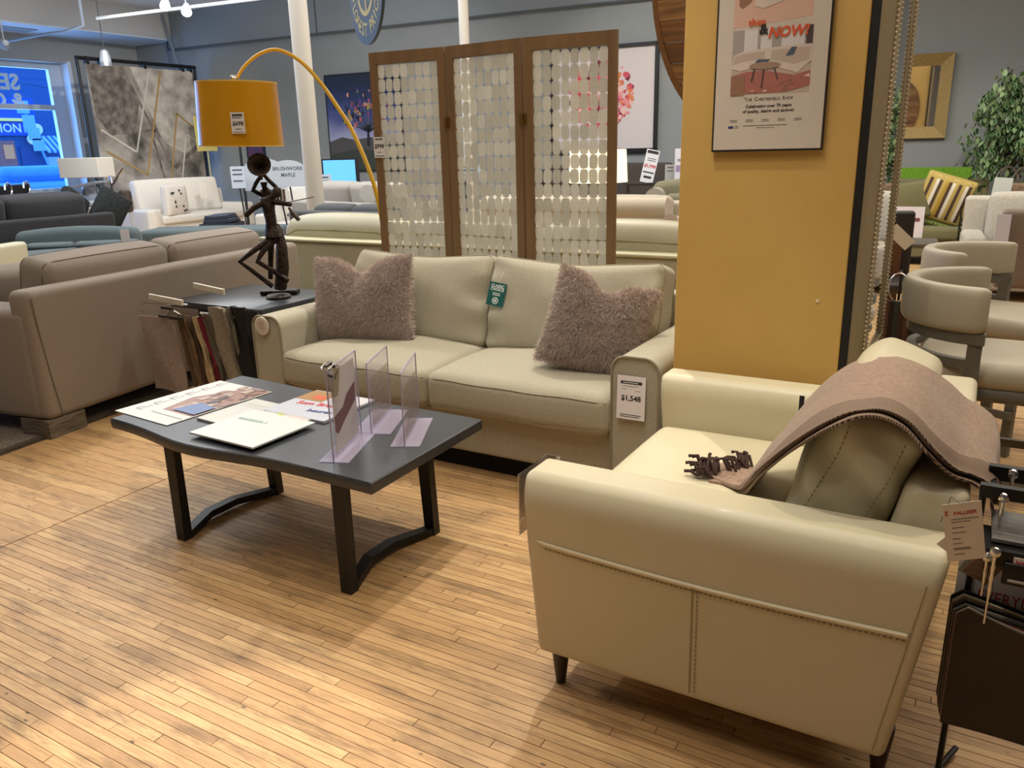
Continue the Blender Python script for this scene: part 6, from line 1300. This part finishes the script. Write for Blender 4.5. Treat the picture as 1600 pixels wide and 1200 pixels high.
# magazine rack in front of moss chair
t = thing('magazine_rack', 'small black wire rack of brochures beside the moss armchair', 'rack', (-.02, 9.9, 0), .1)
for z in (.45, .55, .65): part('wire_shelf', G().tube([(-.18, -.1, z), (.18, -.1, z), (.18, .1, z), (-.18, .1, z)], .008, 5, True), BK, t)
for x in (-.18, .18): part('leg', G().tube([(x, 0, 0), (x, 0, .8)], .008, 5), BK, t)
part('brochure', G().box(-.15, .1, -.12, -.11, .62, .86), flat('c4c6c6'), t, smooth=False); part('brochure', G().box(-.13, .14, -.13, -.12, .46, .58), flat('a9abab'), t, smooth=False)
part('bracket', G().poly([(-.18, .6), (.18, .6), (.18, .78)], .02, Matrix.Rotation(PI / 2, 4, 'X')), BK, t, smooth=False)
# dark leather dining chair, wooden chest, swatches between mirror and stools
t = thing('dining_chair', 'dark leather chair with a wooden back between the tall mirror and the stools', 'chair', (-.60, 6.75, 0), .3)
part('back', G().soft(-.2, .18, .0, .06, .45, .98, r=.03, n=3), flat('2a2420', .5), t); part('wood_back', G().soft(-.06, .1, -.03, .0, .1, .75, r=.01, n=1), wood('walnut', '6b4423', '46290f'), t); part('seat', G().soft(-.22, .2, -.42, .02, .42, .5, r=.03, n=2), flat('2a2420', .5), t)
for x in (-.2, .17):
    for y in (-.38, .03): part('leg', G().box(x - .02, x + .02, y - .02, y + .02, 0, .44), wood('walnut', '6b4423', '46290f'), t, smooth=False)
single('hang_tag', G().box(-.09, .09, -.003, .003, -.045, .045, Matrix.Rotation(.75, 4, 'Y')), flat('c9c0ac'), 'cream tag hanging from the dark leather chair', 'tag', (-.49, 6.45, .82), .1, smooth=False)
t = thing('end_table', 'grey wooden end table behind the nearest counter stool', 'table', (-.55, 7.9, 0), .1)
part('tabletop', G().soft(-.25, .25, -.25, .25, .6, .64, r=.01, n=1, a=1), wood('greywood', '69635a', '4c473f'), t)
for x in (-.22, .22):
    for y in (-.22, .22): part('leg', G().box(x - .03, x + .03, y - .03, y + .03, 0, .6), wood('greywood', '69635a', '4c473f'), t, smooth=False)
t = thing('price_card', 'white card standing on the grey end table', 'card', (-.62, 7.85, .64), .1); part('card', G().box(-.08, .08, -.004, .004, 0, .2), flat('c9c2cc'), t, smooth=False)
t = thing('swatch_bundle', 'bundle of dark brown leather strips hanging beside the tall mirror', 'swatches', (-.36, 4.95, 0))
part('stand', G().tube([(.0, .1, 0), (0, .1, .78), (0, 0, .78)], .008, 6), BK, t)
for k in range(9): part('strip', G().sheet(lambda u, v, k=k: (-.11 + .025 * k + .027 * u + .01 * (1 - v) * (k - 4) * .5, .01 * math.sin(7 * v + k), .1 + .52 * v), 2, 8, .008), mat('strip%d' % (k % 4), ['2b3638', '3a241c', '53372c', '241612'][k % 4], .7), t)
part('ring', G().tube([(.05 * math.cos(a), .0, .70 + .08 * math.sin(a)) for a in np.linspace(0, 2 * PI, 16)[:-1]], .004, 5, True), CH, t)
